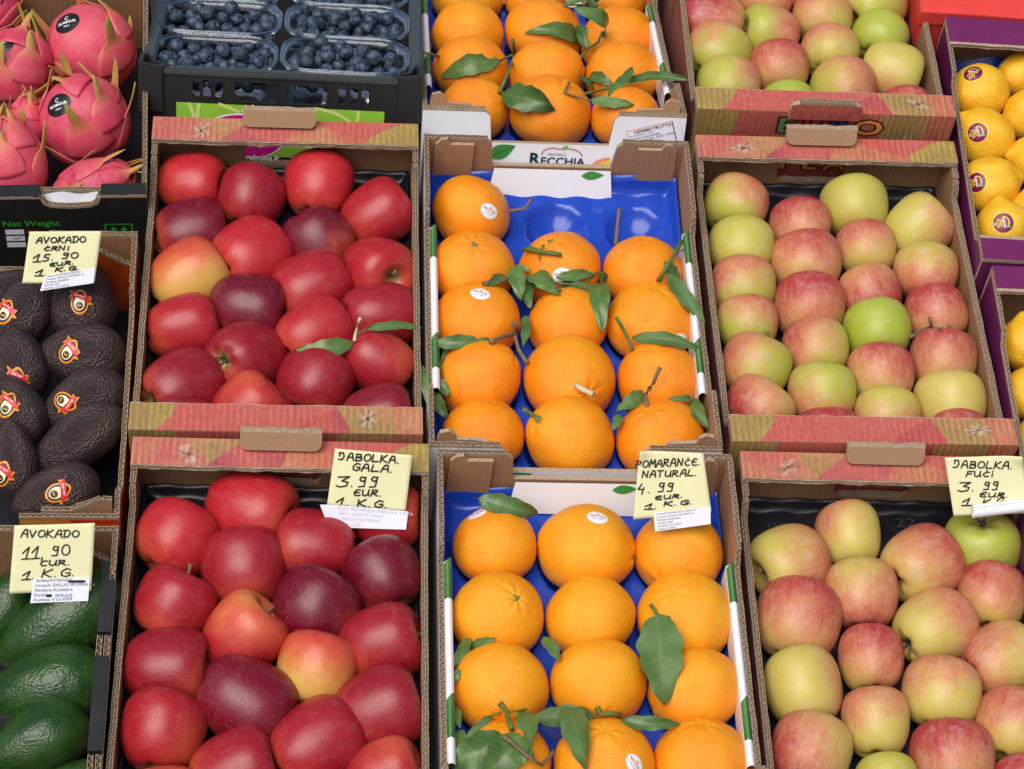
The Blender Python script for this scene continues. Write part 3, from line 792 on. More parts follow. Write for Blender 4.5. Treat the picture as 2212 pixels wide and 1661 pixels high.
green_box = box_crate('avocado_box', F['gr'], .308, .366, .135, 'black edged box of green avocados at the bottom of the stall', .005, M['black_print'], .02, .05, .012, 0, 0, [(0, -.135), (.308, -.135), (.308, -.02), (0, -.02)])
lemon_box = box_crate('lemon_box', F['p1'], .30, .378, .135, 'purple printed box of stickered lemons just below the coral red box', .0045, M['purple'], .032, .085, .016, .034, .046, [(0, -.135), (.30, -.135), (.30, -.0055), (0, -.0055)])
lemon_box2 = box_crate('lemon_box', F['p2'], .30, .396, .135, 'lower purple printed box with plain lemons at the right edge', .0045, M['purple'], .032, .085, .016, .034, .036, [(0, -.135), (.30, -.135), (.30, -.0055), (0, -.0055)])

# coral red lidded box behind the lemons
Mr = frame(.900, .636, .012, .30, .38, -2.2)
rb = empty('red_box', Mr); tag(rb, 'coral red closed box behind the purple lemon box in the top corner', 'box')
bm_ = bmesh.new(); bmesh.ops.create_cube(bm_, size=1)
for v in bm_.verts: v.co = Vector(((v.co.x + .5) * .30, (v.co.y + .5) * .38, -.147 + (v.co.z + .5) * .135))
bmesh.ops.bevel(bm_, geom=list(bm_.edges), offset=.0025, segments=2, affect='EDGES')
me = bpy.data.meshes.new('body'); bm_.to_mesh(me); bm_.free(); me.materials.append(M['red_print'])
o = bpy.data.objects.new('body', me); col.objects.link(o); o.parent = rb
mb = MB(); mb.grid(lambda a, b: Vector((-.0015 + .303 * a, -.0015 + .383 * b, -.0115 + .0006 * math.sin(a * 9 + b * 4))), 20, 20)
mb.box(-.0018, .3018, -.0022, -.0014, -.030, -.0116); mb.box(-.0024, -.0016, -.0014, .3814, -.030, -.0116)
mb.build('lid', M['red_print'], rb)

# dragon box: printed front, hand-hole filler and markings
lm = MB(); y = -.0007
Pf = lambda x, z, k=0: Vector((x, y - k, z))
def put_text(lm, fn, s_, x, z, size, mi, sx=1.0, bold=.015, k=.0002):
    ps, w_ = text2d(s_, size, bold)
    for p in ps: lm.poly([fn(x + a * sx, z + b, k) for a, b in p], mi)
put_text(lm, Pf, 'Net Weight', .150, -.047, .0125, 0, 1.0)
for k in range(3):
    lm.poly([Pf(a, b) for a, b in ((.152, -.0605 - k * .0105), (.172, -.0605 - k * .0105), (.172, -.0525 - k * .0105), (.152, -.0525 - k * .0105))], 1)
put_text(lm, Pf, '4 Kg.', .1745, -.060, .0095, 2)
put_text(lm, Pf, '4.5 Kg.', .1745, -.0705, .0095, 2)
for a, b, c, d_ in ((.1765, -.0815, .205, -.0805), (.1765, -.0735, .205, -.0725), (.1765, -.0815, .1775, -.0725), (.204, -.0815, .205, -.0725)):
    lm.poly([Pf(x, z) for x, z in ((a, b), (c, b), (c, d_), (a, d_))], 1)
lm.poly([Pf(x, z, .0003) for x, z in ((.159, -.066), (.162, -.0685), (.170, -.0645), (.1695, -.0638), (.162, -.0672), (.1597, -.0652))], 3)
gx, gz = .2585, -.0685
for a, b, c, d_ in ((0, 0, .030, .0016), (0, .021, .030, .0226), (0, .0016, .0016, .021), (.0284, .0016, .030, .021)):
    lm.poly([Pf(gx + x, gz + z) for x, z in ((a, b), (c, b), (c, d_), (a, d_))], 0)
for ax in (.0095, .0205):
    lm.poly([Pf(gx + ax + x, gz + z) for x, z in ((-.002, .0035), (.002, .0035), (.002, .012), (.0042, .012), (0, .0185), (-.0042, .012), (-.002, .012))], 0)
fwd = [c for c in dragon_box.children if c.name.startswith('front_wall')][0]
lm.build('printed_marks', [M['sign_green'], M['white_paper'], M['sign_orange'], M['ink']], fwd)
mb = MB()
mb.grid(lambda a, b: Vector((.1935 + .0605 * a, .0062 + .006 * b, -.020 + .012 * b - .002 * math.cos(a * 9))), 14, 5)
mb.build('foam_pad', M['white_paper'], dragon_box, smooth=True)
mb = MB(); panel(mb, (0, .017, 0), (1, 0, 0), (0, 0, 1), [(.118, -.10), (.300, -.10), (.300, -.0085), (.118, -.0085)], .005, 0, 1, 2, rims=(2,), layers=1)
mb.build('inner_flap', [M['kraft'], M['kraft'], M['edge']], dragon_box)
for xa, xb in ((.126, .1925), (.2575, .3055)):
    mb = MB(); mb.box(xa, xb, .0002, .0165, -.0040, .0002); mb.build('rim_flap', M['black_print'], dragon_box)
mb = MB(); mb.box(.10, .2995, .352, .3545, -.012, .035); mb.build('white_flap', M['white_card'], dragon_box)

# avocado box: sloping orange corner flap at the back, cut corner at the front
mb = MB()
panel(mb, (0, .345, 0), (1, 0, 0), (0, -.12, 1), [(.235, -.12), (.300, -.12), (.300, -.034), (.292, -.030), (.268, -.008), (.25, -.004), (.235, -.004)], .005, 0, 1, 2, rims=(2, 3, 4, 5), layers=1)
mb.build('corner_flap', [M['kraft'], M['orange_print'], M['edge']], avo_box)
mb = MB()
panel(mb, (0, .006, 0), (1, 0, 0), (0, 0, 1), [(.213, -.135), (.308, -.135), (.308, -.0045), (.213, -.0045)], .005, 0, 1, 2, rims=(2,), layers=1)
f = mb.build('front_wall', [M['kraft'], M['orange_print'], M['edge']], avo_box)
mb = MB()
def sunset(a, b):
    if math.hypot((a - .42) * 1.6, (b - .25) * 1.1) < .62: return lerp(lin(96, 36, 44), lin(60, 30, 34), a)
    if a > .62 and b < .72 - .2 * (1 - a): return lin(58, 34, 34)
    if b > .88 and a > .5: return lin(224, 60, 34)
    return lerp(lin(240, 170, 70), lin(236, 120, 44), a)
mb.grid(lambda a, b: Vector((.2135 + .094 * a, .0003, -.060 + .055 * b)), 48, 28, 0, sunset)
mb.build('printed_face', M['vc'], f)
mb = MB()
panel(mb, (0, .016, 0), (1, 0, 0), (0, 0, 1), [(.233, -.10), (.301, -.10), (.301, .010), (.292, .012), (.268, -.0035), (.264, -.008), (.233, -.008)], .005, 0, 0, 1, rims=(2, 3, 4, 5), layers=1)
mb.build('inner_flap', [M['kraft_light'], M['edge']], avo_box)
# printed picture on the outside of the back wall's neighbour, seen behind the note
# green avocado box: corner gusset and slotted side
mb = MB()
panel(mb, (0, .352, 0), (1, 0, 0), (0, -.10, 1), [(.215, -.12), (.302, -.12), (.302, -.052), (.275, -.02), (.250, -.006), (.215, -.006)], .005, 0, 1, 2, rims=(2, 3), layers=1)
mb.build('corner_flap', [M['kraft'], M['kraft_light'], M['edge']], green_box)
mb = MB()
for y0, y1 in ((.02, .098), (.128, .226), (.252, .330)): mb.box(.2945, .3075, y0, y1, -.0165, -.0055)
mb.build('black_top_fold', M['black_print'], green_box)
for y0, y1 in ((.1, .126), (.228, .25)):
    mb = MB()
    for x in (.295, .302):
        rim(mb, (x, y0, -.008), (x, y1, -.008), Vector((0, 0, -1)), Vector((1, 0, 0)), .005, 1, 0, .006)
    mb.build('slot_edge', M['edge'], green_box)

# ------------------------------------------------------------------ blueberry crate
BW, BL, BH = .308, .40, .105
F['b0'] = frame(-.0125, .482, .021, BW, BL, -1.2, -22)
root = empty('blueberry_crate', F['b0']); tag(root, 'black plastic crate with green sign, holding punnets of blueberries', 'crate')
holes = [(.181, .206, .0125, .034), (.219, .247, .0125, .034), (.262, .289, .0125, .034), (.333, .487, .013, .037), (.513, .667, .013, .037), (.708, .735, .0125, .034), (.752, .779, .0125, .034), (.792, .819, .0125, .034)]
def slotted(mb, y0, y1):
    xs = sorted(set([0, 1] + [h[0] for h in holes] + [h[1] for h in holes]))
    for a, b in zip(xs[:-1], xs[1:]):
        h = [q for q in holes if abs(q[0] - a) < 1e-6]
        X0, X1 = a * BW, b * BW
        if h:
            mb.box(X0, X1, y0, y1, -h[0][2], -.0085); mb.box(X0, X1, y0, y1, -BH, -h[0][3])
        else: mb.box(X0, X1, y0, y1, -BH, -.0085)
mb = MB(); slotted(mb, 0, .0035)
fw = mb.build('front_wall', M['black_plastic'], root)
mb = MB()
for q in holes:                                   # raised lips round the openings
    x0, x1, z0, z1 = q[0] * BW, q[1] * BW, -q[3], -q[2]
    for b in ((x0 - .0012, x0, z0 - .0012, z1 + .0012), (x1, x1 + .0012, z0 - .0012, z1 + .0012), (x0, x1, z0 - .0012, z0), (x0, x1, z1, z1 + .0012)):
        mb.box(b[0], b[1], -.0012, -.0001, b[2], b[3])
mb.build('opening_lip', M['black_plastic'], fw)
mb = MB(); slotted(mb, BL - .0035, BL); mb.build('back_wall', M['black_plastic'], root)
for x0 in (0, BW - .0035):
    mb = MB(); mb.box(x0, x0 + .0035, .004, BL - .004, -BH, -.0085); mb.build('side_wall', M['black_plastic'], root)
floor_part(root, BW, BL, BH, .0035, M['black_plastic'])
bm_ = bmesh.new()
def rimbox(x0, x1, y0, y1, z0, z1):
    r = bmesh.ops.create_cube(bm_, size=1)
    for v in r['verts']: v.co = Vector((x0 + (v.co.x + .5) * (x1 - x0), y0 + (v.co.y + .5) * (y1 - y0), z0 + (v.co.z + .5) * (z1 - z0)))
rimbox(.022, BW - .022, -.003, .010, -.0083, 0); rimbox(.022, BW - .022, BL - .010, BL + .003, -.0083, 0)
rimbox(-.003, .012, .022, BL - .022, -.0083, .0); rimbox(BW - .012, BW + .003, .022, BL - .022, -.0083, .0)
bmesh.ops.bevel(bm_, geom=list(bm_.edges), offset=.0022, segments=2, affect='EDGES')
me = bpy.data.meshes.new('rim'); bm_.to_mesh(me); bm_.free(); me.materials.append(plain('rim_plastic_sky_sheen', (.05, .058, .058), .3, .15, 60, .8))  # same black plastic as the walls, paler: sky sheen put into its colour
o = bpy.data.objects.new('rim', me); col.objects.link(o); o.parent = root
for cx_, cy_, sx_, sy_ in ((0, 0, 1, 1), (BW, 0, -1, 1), (0, BL, 1, -1), (BW, BL, -1, -1)):
    mb = MB()
    out = [(-.004, -.004), (.022, -.0035), (.030, .004), (.012, .016), (.004, .030), (-.0035, .022)]
    inn = [(.001, .001), (.019, .001), (.022, .0045), (.009, .0125), (.0045, .022), (.001, .019)]
    P = lambda q, z: Vector((cx_ + sx_ * q[0], cy_ + sy_ * q[1], z))
    n = 6
    vo = [mb.vert(P(q, .006 if i in (0, 5, 4) else .002)) for i, q in enumerate(out)]; vi = [mb.vert(P(q, .006 if i in (0, 5, 4) else .002)) for i, q in enumerate(inn)]
    vb = [mb.vert(P(q, -BH * .5)) for q in out]; vib = [mb.vert(P(q, -.05)) for q in inn]
    for i in range(n):
        j = (i + 1) % n
        mb.face((vo[i], vo[j], vi[j], vi[i])); mb.face((vb[i], vb[j], vo[j], vo[i])); mb.face((vi[i], vi[j], vib[j], vib[i]))
    mb.face(vib)
    mb.build('corner_post', M['black_plastic'], root)
# green sign
lm = MB(); S = lambda u, v, k=0: Vector((BW * .122 + BW * .756 * u, -.0016 - k, -.0405 - .062 * v))
lm.poly([S(u, v) for u, v in ((0, 0), (0, 1), (1, 1), (1, 0))], 0)
lm2 = lambda pts, mi, k: lm.poly([S(u, v, k) for u, v in pts], mi)
def band(c0, c1, w_, mi, k):
    n = 10; q = [((1 - t_) ** 2 * c0[0] + 2 * t_ * (1 - t_) * c1[0] + t_ * t_ * c1[2], (1 - t_) ** 2 * c0[1] + 2 * t_ * (1 - t_) * c1[1] + t_ * t_ * c1[3]) for t_ in [i / n for i in range(n + 1)]]
    for a, b in zip(q[:-1], q[1:]):
        dx, dy = b[0] - a[0], (b[1] - a[1]) * .27; l = math.hypot(dx, dy); nx, ny = -dy / l * w_, dx / l * w_ / .27
        lm2([(a[0] - nx, a[1] - ny), (b[0] - nx, b[1] - ny), (b[0] + nx, b[1] + ny), (a[0] + nx, a[1] + ny)], mi, k)
for c0, c1 in (((.06, 0), (.08, .2, .10, .42)), ((.11, 0), (.10, .2, .10, .42)), ((.10, .42), (.03, .6, .02, 1)), ((.10, .42), (.14, .6, .22, 1)), ((.20, 0), (.3, .1, .36, .3)), ((.34, 0), (.32, .15, .30, .2)),
               ((.66, 0), (.85, .05, .90, .6)), ((.90, .6), (.95, .8, 1, .85)), ((.875, 0), (.872, .3, .86, .45)), ((.88, .62), (.8, .75, .62, 1)), ((.66, 0), (.66, .2, .64, .3)), ((.36, 0), (.40, .1, .41, .2)), ((.44, 0), (.46, .1, .47, .2))):
    band(c0, c1, .0085, 1, .0002)
lm2([(u, min(v, .999)) for u, v in ell(.32, .62, .205, .46, 40, 0, 360)[:-1]], 2, .0004); lm2(ell(.32, .62, .195, .43, 40)[:-1], 3, .0006)
ps, w_ = text2d('PISC', .032, .02)
for p in ps: lm.poly([S(.185 + x * 4.1, .80 - z * 14.5, .0008) for x, z in p], 2)
for a, b in ((.182, .205), (.232, .25), ):
    lm2([(a, .80), (b, .80), (b, .775), (a, .775)], 2, .0009)
ps, w_ = text2d('gelmino.it', .0095, .03)
for p in ps: lm.poly([S(.335 + x * 4.3, .0, .0008) + Vector((0, 0, -.0665 + z)) for x, z in p], 2)
sign = lm
for i in range(len(sign.v)):
    pass
sg = lm.build('sign_sheet', [M['lime'], M['lime_pale'], M['pure_white'], M['magenta']], fw)

# ------------------------------------------------------------------ rack and ground
rack = empty('display_rack', Matrix.Translation((.3, -.5, FLOOR))); tag(rack, 'dark wooden stepped display rack under the fruit crates', 'rack')
def rackbox(nm, *b, Mx=None):
    mb = MB(); mb.box(*b); o = mb.build(nm, M['wood'], rack, M=Matrix.Translation((-.3, .5, -FLOOR)) @ (Mx or Matrix.Identity(4))); return o
rackbox('board', -.40, 1.30, -.56, .432, FLOOR - .02, FLOOR)
rackbox('board', -.40, -.018, .4325, .90, FLOOR - .02, FLOOR - .0005)
rackbox('board', .600, 1.30, .4325, 1.05, FLOOR - .02, FLOOR - .0005)
for (k, xa, xb, hh) in (('b0', -.016, .292, BH), ('o0', .294, .5985, .115)):
    Fm = F[k]; mb = MB()
    mb.box(.0005, xb - xa, -.0005, .44, -hh - .02, -hh - .0005)
    mb.build('board', M['wood'], rack, M=Matrix.Translation((-.3, .5, -FLOOR)) @ Fm)
rackbox('front_rail', -.40, 1.30, -.58, -.561, FLOOR - .06, FLOOR + .012)
inv = TILT.inverted()
for wx, wy in ((-.35, -.45), (1.25, -.45), (-.35, .8), (1.25, .8)):
    top = TILT @ Vector((wx, wy, FLOOR - .021))
    mb = MB()
    for z0, z1 in ((0, top.z - .03),): mb.box(top.x - .02, top.x + .02, top.y - .02, top.y + .02, z0, z1)
    o = mb.build('leg', M['wood'], rack); o.matrix_parent_inverse = rack.matrix_world.inverted()
gnd = MB(); gnd.poly([(-60, -60, 0), (60, -60, 0), (60, 60, 0), (-60, 60, 0)])
go = gnd.build('ground', plain('paving', (.20, .19, .18), .85, .25, 9, .3)); go.matrix_world = Matrix.Identity(4); go['kind'] = 'structure'

# ------------------------------------------------------------------ fruit shapes (unit size: axis along z)
def lathe_fruit(fn, nu=48, nv=32):
    mb = MB(); rows = []
    for j in range(nv + 1):
        t_ = j / nv * PI
        if j in (0, nv): rows.append([mb.vert(fn(t_, 0))]); continue
        rows.append([mb.vert(fn(t_, k / nu * 2 * PI)) for k in range(nu)])
    for j in range(nv):
        a, b = rows[j], rows[j + 1]
        for k in range(nu):
            k2 = (k + 1) % nu
            if len(a) == 1: mb.face((a[0], b[k], b[k2]))
            elif len(b) == 1: mb.face((a[k], b[0], a[k2]))
            else: mb.face((a[k], b[k], b[k2], a[k2]))
    return mb
def normalise(mb):
    mx = max(max(abs(v.x), abs(v.y)) for v in mb.v); z0 = min(v.z for v in mb.v); z1 = max(v.z for v in mb.v)
    for v in mb.v: v.x /= mx; v.y /= mx; v.z = (v.z - (z0 + z1) / 2) / ((z1 - z0) / 2)
    return mb
def apple_fn(seed, cone, lobes):
    rnd = random.Random(seed); ph = rnd.uniform(0, 6); e1 = rnd.uniform(.01, .035); e2 = rnd.uniform(0, 6)
    def fn(t_, p):
        s_, c_ = math.sin(t_), math.cos(t_)
        x = abs(s_) ** .68 * (1 + cone * c_)
        z = .98 * math.copysign(abs(c_) ** .84, c_) * (1 if c_ > 0 else 1.02)
        lob = 1 + lobes * math.cos(5 * p + ph) * max(0, -c_) ** 1.5 + e1 * math.cos(2 * p + e2) + .012 * math.cos(3 * p + e2)
        z -= (.48 if c_ > 0 else 0) * math.exp(-(x / .26) ** 1.5) * (1 if c_ > 0 else 0)
        z += (.30 * math.exp(-(x / .24) ** 1.6) if c_ < 0 else 0)
        z += .03 * math.cos(p + e2) * c_
        if c_ < 0: z -= .03 * math.cos(5 * p + ph) * math.exp(-((x - .3) / .16) ** 2)
        return (x * lob * math.cos(p), x * lob * math.sin(p), z)
    return fn
APPLES = [normalise(lathe_fruit(apple_fn(k, .10 + .03 * (k % 3), .022 + .012 * (k % 2)))) for k in range(5)]
FUJIS = [normalise(lathe_fruit(apple_fn(20 + k, .05 + .03 * (k % 3), .014 + .008 * (k % 2)))) for k in range(5)]
def orange_fn(seed, nub):
    rnd = random.Random(seed); o = Vector((rnd.uniform(0, 50), 0, 0))
    def fn(t_, p):
        d = Vector((math.sin(t_) * math.cos(p), math.sin(t_) * math.sin(p), math.cos(t_)))
        r = 1 + .035 * noise.noise(d * 1.4 + o) + .010 * noise.noise(d * 4 + o)
        r -= .045 * math.exp(-(t_ / .14) ** 2) + .03 * math.exp(-((PI - t_) / .12) ** 2)
        r += .012 * math.cos(7 * p + seed) * math.exp(-((t_ - .22) / .16) ** 2)
        r += nub * math.exp(-(t_ / .5) ** 2) + .016 * math.cos(6 * p + seed) * math.exp(-((PI - t_ - .2) / .14) ** 2)
        return d * r
    return fn
ORANGES = [normalise(lathe_fruit(orange_fn(k, (0, .05, .0, .02, .09)[k]), 56, 40)) for k in range(5)]
def lemon_fn(seed):
    o = Vector((seed * 7.3, 0, 0))
    def fn(t_, p):
        d = Vector((math.sin(t_) * math.cos(p), math.sin(t_) * math.sin(p), math.cos(t_)))
        r = 1 + .05 * noise.noise(d * 1.6 + o) + .015 * noise.noise(d * 5 + o)
        z = d.z * r * 1.12 + .20 * math.exp(-(t_ / .26) ** 2) - .13 * math.exp(-((PI - t_) / .30) ** 2)
        return (d.x * r, d.y * r, z)
    return fn
LEMONS = [normalise(lathe_fruit(lemon_fn(k), 48, 36)) for k in range(3)]
def avo_fn(seed, neck):
    o = Vector((seed * 5.1, 0, 0))
    def fn(t_, p):
        d = Vector((math.sin(t_) * math.cos(p), math.sin(t_) * math.sin(p), math.cos(t_)))
        r = 1 + .04 * noise.noise(d * 2 + o) + .022 * noise.noise(d * 7 + o)
        w = 1 - neck * (.5 + .5 * math.cos(t_)) ** 1.3
        return (d.x * r * w, d.y * r * w, d.z * (1 + .02 * noise.noise(d * 3 + o)))
    return fn
HASS = [normalise(lathe_fruit(avo_fn(k, (.34, .28, .4)[k]), 56, 40)) for k in range(3)]
GREENS = [normalise(lathe_fruit(avo_fn(9 + k, (.42, .36, .30)[k]), 56, 40)) for k in range(3)]
_fm = {}
def fruit_mesh(kind, k):
    src, mat = {'gala': (APPLES, 'gala'), 'fuji': (FUJIS, 'fuji'), 'orange': (ORANGES, 'orange'), 'lemon': (LEMONS, 'lemon'), 'hass': (HASS, 'hass'), 'green': (GREENS, 'green_avo')}[kind]
    k %= len(src)
    if (kind, k) not in _fm: _fm[(kind, k)] = src[k].mesh('fruit_skin', [M[mat]], True)
    return _fm[(kind, k)], src[k]

# every fruit placed so far, as one search tree for what lies on top of them
ALLV, ALLF = [], []
def remember(mb, Mx):
    b = len(ALLV); ALLV.extend([Mx @ v for v in mb.v]); ALLF.extend([tuple(i + b for i in f) for f in mb.f])

rng = random.Random(11)
SPOTS = {}
def place(kind, crate, cx, cy, rx, ry, A, t, label, cat, group, zc=-.055, variant=None, name=None, fix=None):
    """cx.. in photo pixels; A: direction of the stem end in the picture, t: its tilt towards the viewer"""
    Fm = F[crate]
    if fix is None:
        r2 = max(ry, rx * (.92 if kind == 'gala' else .88)); cy += r2 - ry; ry = r2          # the hidden lower edge lies further down
    P = un(cx, cy, zc, Fm)
    s_ = (P - CAM).dot(CF) / FPX
    ex, ey = rx * s_, ry * s_
    ca, sa = (math.cos(R(A)) * math.cos(R(t))) ** 2, (math.sin(R(A)) * math.cos(R(t))) ** 2
    if abs(ca - sa) > .3:
        # ex2 = p2(1-ca)+a2 ca ; ey2 = p2(1-sa)+a2 sa
        det = (1 - ca) * sa - ca * (1 - sa)
        p2 = (ex * ex * sa - ca * ey * ey) / det; a2 = ((1 - ca) * ey * ey - (1 - sa) * ex * ex) / det
        p2 = max(p2, 1e-6); a2 = max(a2, 1e-6)
        pr, ar = math.sqrt(p2), math.sqrt(a2)
    else: pr = ar = math.sqrt(ex * ey)
    lo, hi = {'gala': (.84, 1.05), 'fuji': (.80, .98), 'orange': (.90, 1.08)}.get(kind, (.5, 3))
    ar = max(lo * pr, min(hi * pr, ar)); f_ = ex / math.sqrt(pr * pr * (1 - ca) + ar * ar * ca); pr *= f_; ar *= f_
    if fix: pr, ar = fix[0] * s_, fix[1] * s_
    axis = (CR * math.cos(R(A)) + CU * math.sin(R(A))) * math.cos(R(t)) - CF * math.sin(R(t))
    if crate in SZ:
        lp = Fm.inverted() @ P; B = SZ[crate]; lim = .007 + ex * .92
        lp.x = max(lim, min(B - lim, lp.x)); lp.y = max(.008 + ey * .9, min(CL - .008 - ey * .95, lp.y)); P = Fm @ lp
    q = Vector((0, 0, 1)).rotation_difference(axis)
    q = q @ Quaternion((0, 0, 1), rng.uniform(0, 6.28))
    Mx = Matrix.Translation(P) @ q.to_matrix().to_4x4() @ Matrix.Diagonal((pr, pr, ar, 1))
    k = rng.randrange(5) if variant is None else variant
    me, mb = fruit_mesh(kind, k)
    o = bpy.data.objects.new(name or kind, me); col.objects.link(o)
    o.matrix_world = TILT @ Mx
    tag(o, label, cat, group)
    remember(mb, Mx)
    SPOTS.setdefault(crate, []).append((Fm.inverted() @ P, max(pr, min(ar, pr * 1.1))))
    o['_n'] = 0
    del o['_n']
    return o, Mx, q, mb
def local_dir(q, ang, toward):
    d = (CR * math.cos(R(ang)) + CU * math.sin(R(ang))) * math.cos(R(toward)) - CF * math.sin(R(toward))
    return q.inverted() @ d

def stem_part(o, L=1.0, bend=.25, r=.045):
    mb = MB(); a = rng.uniform(0, 6.28)
    pts = [(bend * f * f * math.cos(a), bend * f * f * math.sin(a), .50 + f * L * .62) for f in (0, .3, .6, .85, 1)]
    mb.tube(pts, [r, r * .85, r * .8, r * 1.0, r * 1.35], 8)
    return mb.build('stem', M['stem'], o, True)
def calyx_part(o):
    mb = MB()
    for k in range(5):
        a = k / 5 * 2 * PI
        mb.grid(lambda u, v: Vector(((.02 + .20 * v) * math.cos(a) + (u - .5) * .14 * (1 - v) * -math.sin(a), (.02 + .20 * v) * math.sin(a) + (u - .5) * .14 * (1 - v) * math.cos(a), -.76 - .16 * v + .06 * math.sin(v * 3 + k))), 2, 4)
    mb.tube([(0, 0, -.70), (0, 0, -.80)], [.06, .05], 8)
    return mb.build('calyx', M['calyx'], o)

def column_names(items, words):
    """items: list of (key, x, y): name each by its column from the left and its place from the back"""
    n = len(words); xs = sorted(i[1] for i in items)
    out = {}
    cents = [min(xs) + (max(xs) - min(xs)) * (k + .5) / n for k in range(n)]
    cols = {}
    for k, x, y in items:
        c = min(range(n), key=lambda j: abs(cents[j] - x)); cols.setdefault(c, []).append((y, k))
    num = [w + ' from back' for w in ('first', 'second', 'third', 'fourth', 'fifth', 'sixth', 'seventh')]
    for c, l in cols.items():
        l.sort()
        for i, (y, k) in enumerate(l): out[k] = f'{num[i]}, {words[c]}'
    return out

# ---------------- crimson apples. rows: zoom-crop x, y, rx, ry, stem angle, tilt, darkness, blush amount, pale side angle, look, flags
G1 = [
 (305, 215, 188, 146, -5, 8, .05, .95, 200, 'bright scarlet', ''), (636, 325, 196, 170, 75, 0, .55, 1.0, 250, 'dusky red', ''),
 (1010, 240, 201, 165, 82, -28, .0, .95, 260, 'bright scarlet speckled', ''), (1342, 400, 197, 165, 35, -5, .3, 1.0, 230, 'tapered clear red', ''),
 (282, 482, 206, 155, 12, -14, .95, .95, 200, 'dark crimson', ''), (636, 615, 217, 166, 32, -38, .12, .85, 215, 'light red', 'c'),
 (998, 512, 202, 145, -60, -8, 1.0, .95, 320, 'dark creased crimson', ''), (1348, 685, 206, 152, -26, 52, .25, .82, 300, 'red stem-up', 's'),
 (262, 738, 213, 170, 32, -8, .1, .22, 285, 'mostly yellow blushed', ''), (620, 897, 220, 166, -12, 0, 1.0, 1.1, 200, 'deep crimson glossy', ''),
 (988, 777, 217, 166, 205, 10, .35, .92, 230, 'dull red with lower-left stem', 's'), (1356, 957, 205, 172, 0, -20, .5, 1.0, 250, 'round crimson', ''),
 (238, 1035, 203, 180, 10, -10, .28, .95, 200, 'rosy red', ''), (604, 1188, 215, 176, 8, -60, .6, .9, 240, 'crimson blossom-end-up', 'c'),
 (990, 1057, 210, 165, 30, -25, .18, .85, 220, 'light red leaf-covered', ''), (1357, 1227, 197, 172, 150, 0, .4, .9, 20, 'red with a pale scar', ''),
 (235, 1335, 220, 166, 25, -38, .65, .9, 200, 'crimson blossom end at lower left', 'c'), (625, 1490, 220, 172, 40, 0, .15, .9, 90, 'light coral red', ''),
 (992, 1328, 217, 170, 70, -10, .55, 1.0, 270, 'round speckled crimson', ''), (1345, 1522, 200, 166, 10, 0, .8, 1.0, 200, 'half-hidden dark crimson', ''), (255, 1612, 205, 165, 0, 0, .7, 1.0, 200, 'almost hidden crimson', '')]
G2 = [
 (285, 590, 194, 162, 60, 15, .1, .85, 215, 'coral red with a green base', ''), (625, 437, 203, 160, -15, 15, .1, .9, 330, 'scarlet with its stem at right', 's'),
 (932, 615, 187, 160, 175, 0, .45, .95, 200, 'rosy red', 's'), (1250, 490, 165, 155, 0, 0, .25, .95, 20, 'red half behind the price note', ''),
 (600, 722, 204, 172, 100, 8, .5, .95, 270, 'dull crimson', ''), (270, 880, 192, 152, 62, 12, .4, .85, 250, 'crimson with a stem on top', 's'),
 (925, 905, 208, 166, 60, 6, 1.0, 1.05, 330, 'very dark crimson', ''), (590, 1035, 192, 165, 45, 8, .25, .62, 80, 'pink with a yellow top', 's'),
 (1265, 772, 180, 172, 120, 10, 1.0, 1.1, 270, 'blackish red speckled', ''), (1250, 1068, 197, 168, 15, 2, .5, .95, 240, 'speckled rosy', 's'),
 (230, 1178, 202, 176, 0, 0, .6, .95, 320, 'crimson with a brown scar', ''), (598, 1327, 226, 186, -30, 0, .92, 1.1, 200, 'long dark crimson', ''),
 (928, 1202, 194, 173, 78, -20, .0, .27, 255, 'golden yellow flushed red', ''), (1260, 1373, 210, 174, 20, 0, .6, 1.0, 200, 'large rosy crimson', ''),
 (220, 1485, 205, 182, 80, 0, .3, .9, 330, 'round mottled red', ''), (925, 1530, 212, 176, 32, -22, .45, .95, 220, 'crimson blossom end at lower left', 'c'),
 (555, 1665, 200, 174, 20, 0, .5, .95, 200, 'rosy speckled', ''), (1265, 1690, 180, 168, 18, 5, .3, .9, 80, 'red with a long stem', 's'),
 (215, 1820, 195, 170, 0, 0, .5, .95, 90, 'mostly out of frame crimson', ''), (890, 1830, 175, 165, 0, 0, .6, .95, 90, 'barely showing crimson', '')]
COLW = ['leftmost column', 'second column', 'third column', 'rightmost column']
def apples(rows, crate, kind, fx, where, group, cat='apple'):
    pts = [(i, *fx(r[0], r[1])) for i, r in enumerate(rows)]
    nm = column_names(pts, COLW)
    k_ = fx(1, 0)[0] - fx(0, 0)[0]
    for i, r in enumerate(rows):
        px, py = fx(r[0], r[1])
        look = r[9]
        lab = f'{look} apple, {nm[i]}, {where}'
        tl = r[5]
        if abs(r[4] - 90) < 40 and tl > -15: tl = -9 if 's' in r[10] else -26          # stem ends tipped away, into the crate
        o, Mx, q, mb = place(kind, crate, px, py, r[2] * k_, r[3] * k_, r[4], tl, lab, cat, group, variant=i, name='apple')
        # blush direction: opposite of the pale side seen in the picture
        bd = -local_dir(q, r[8], 12)
        o['bd'] = [bd.x, bd.y, bd.z]; o['ba'] = float(r[7]) + (.28 if kind == 'gala' and r[7] > .6 else (.17 if crate == 'f2' else .04 if kind == 'fuji' else .0)); o['dk'] = float(r[6]); o['gr'] = float(r[11]) if len(r) > 11 else 0.0
        if 's' in r[10]: stem_part(o, 1.15 if abs(r[4] - 90) < 40 else .8, rng.uniform(.05, .3))
        if 'c' in r[10]: calyx_part(o)
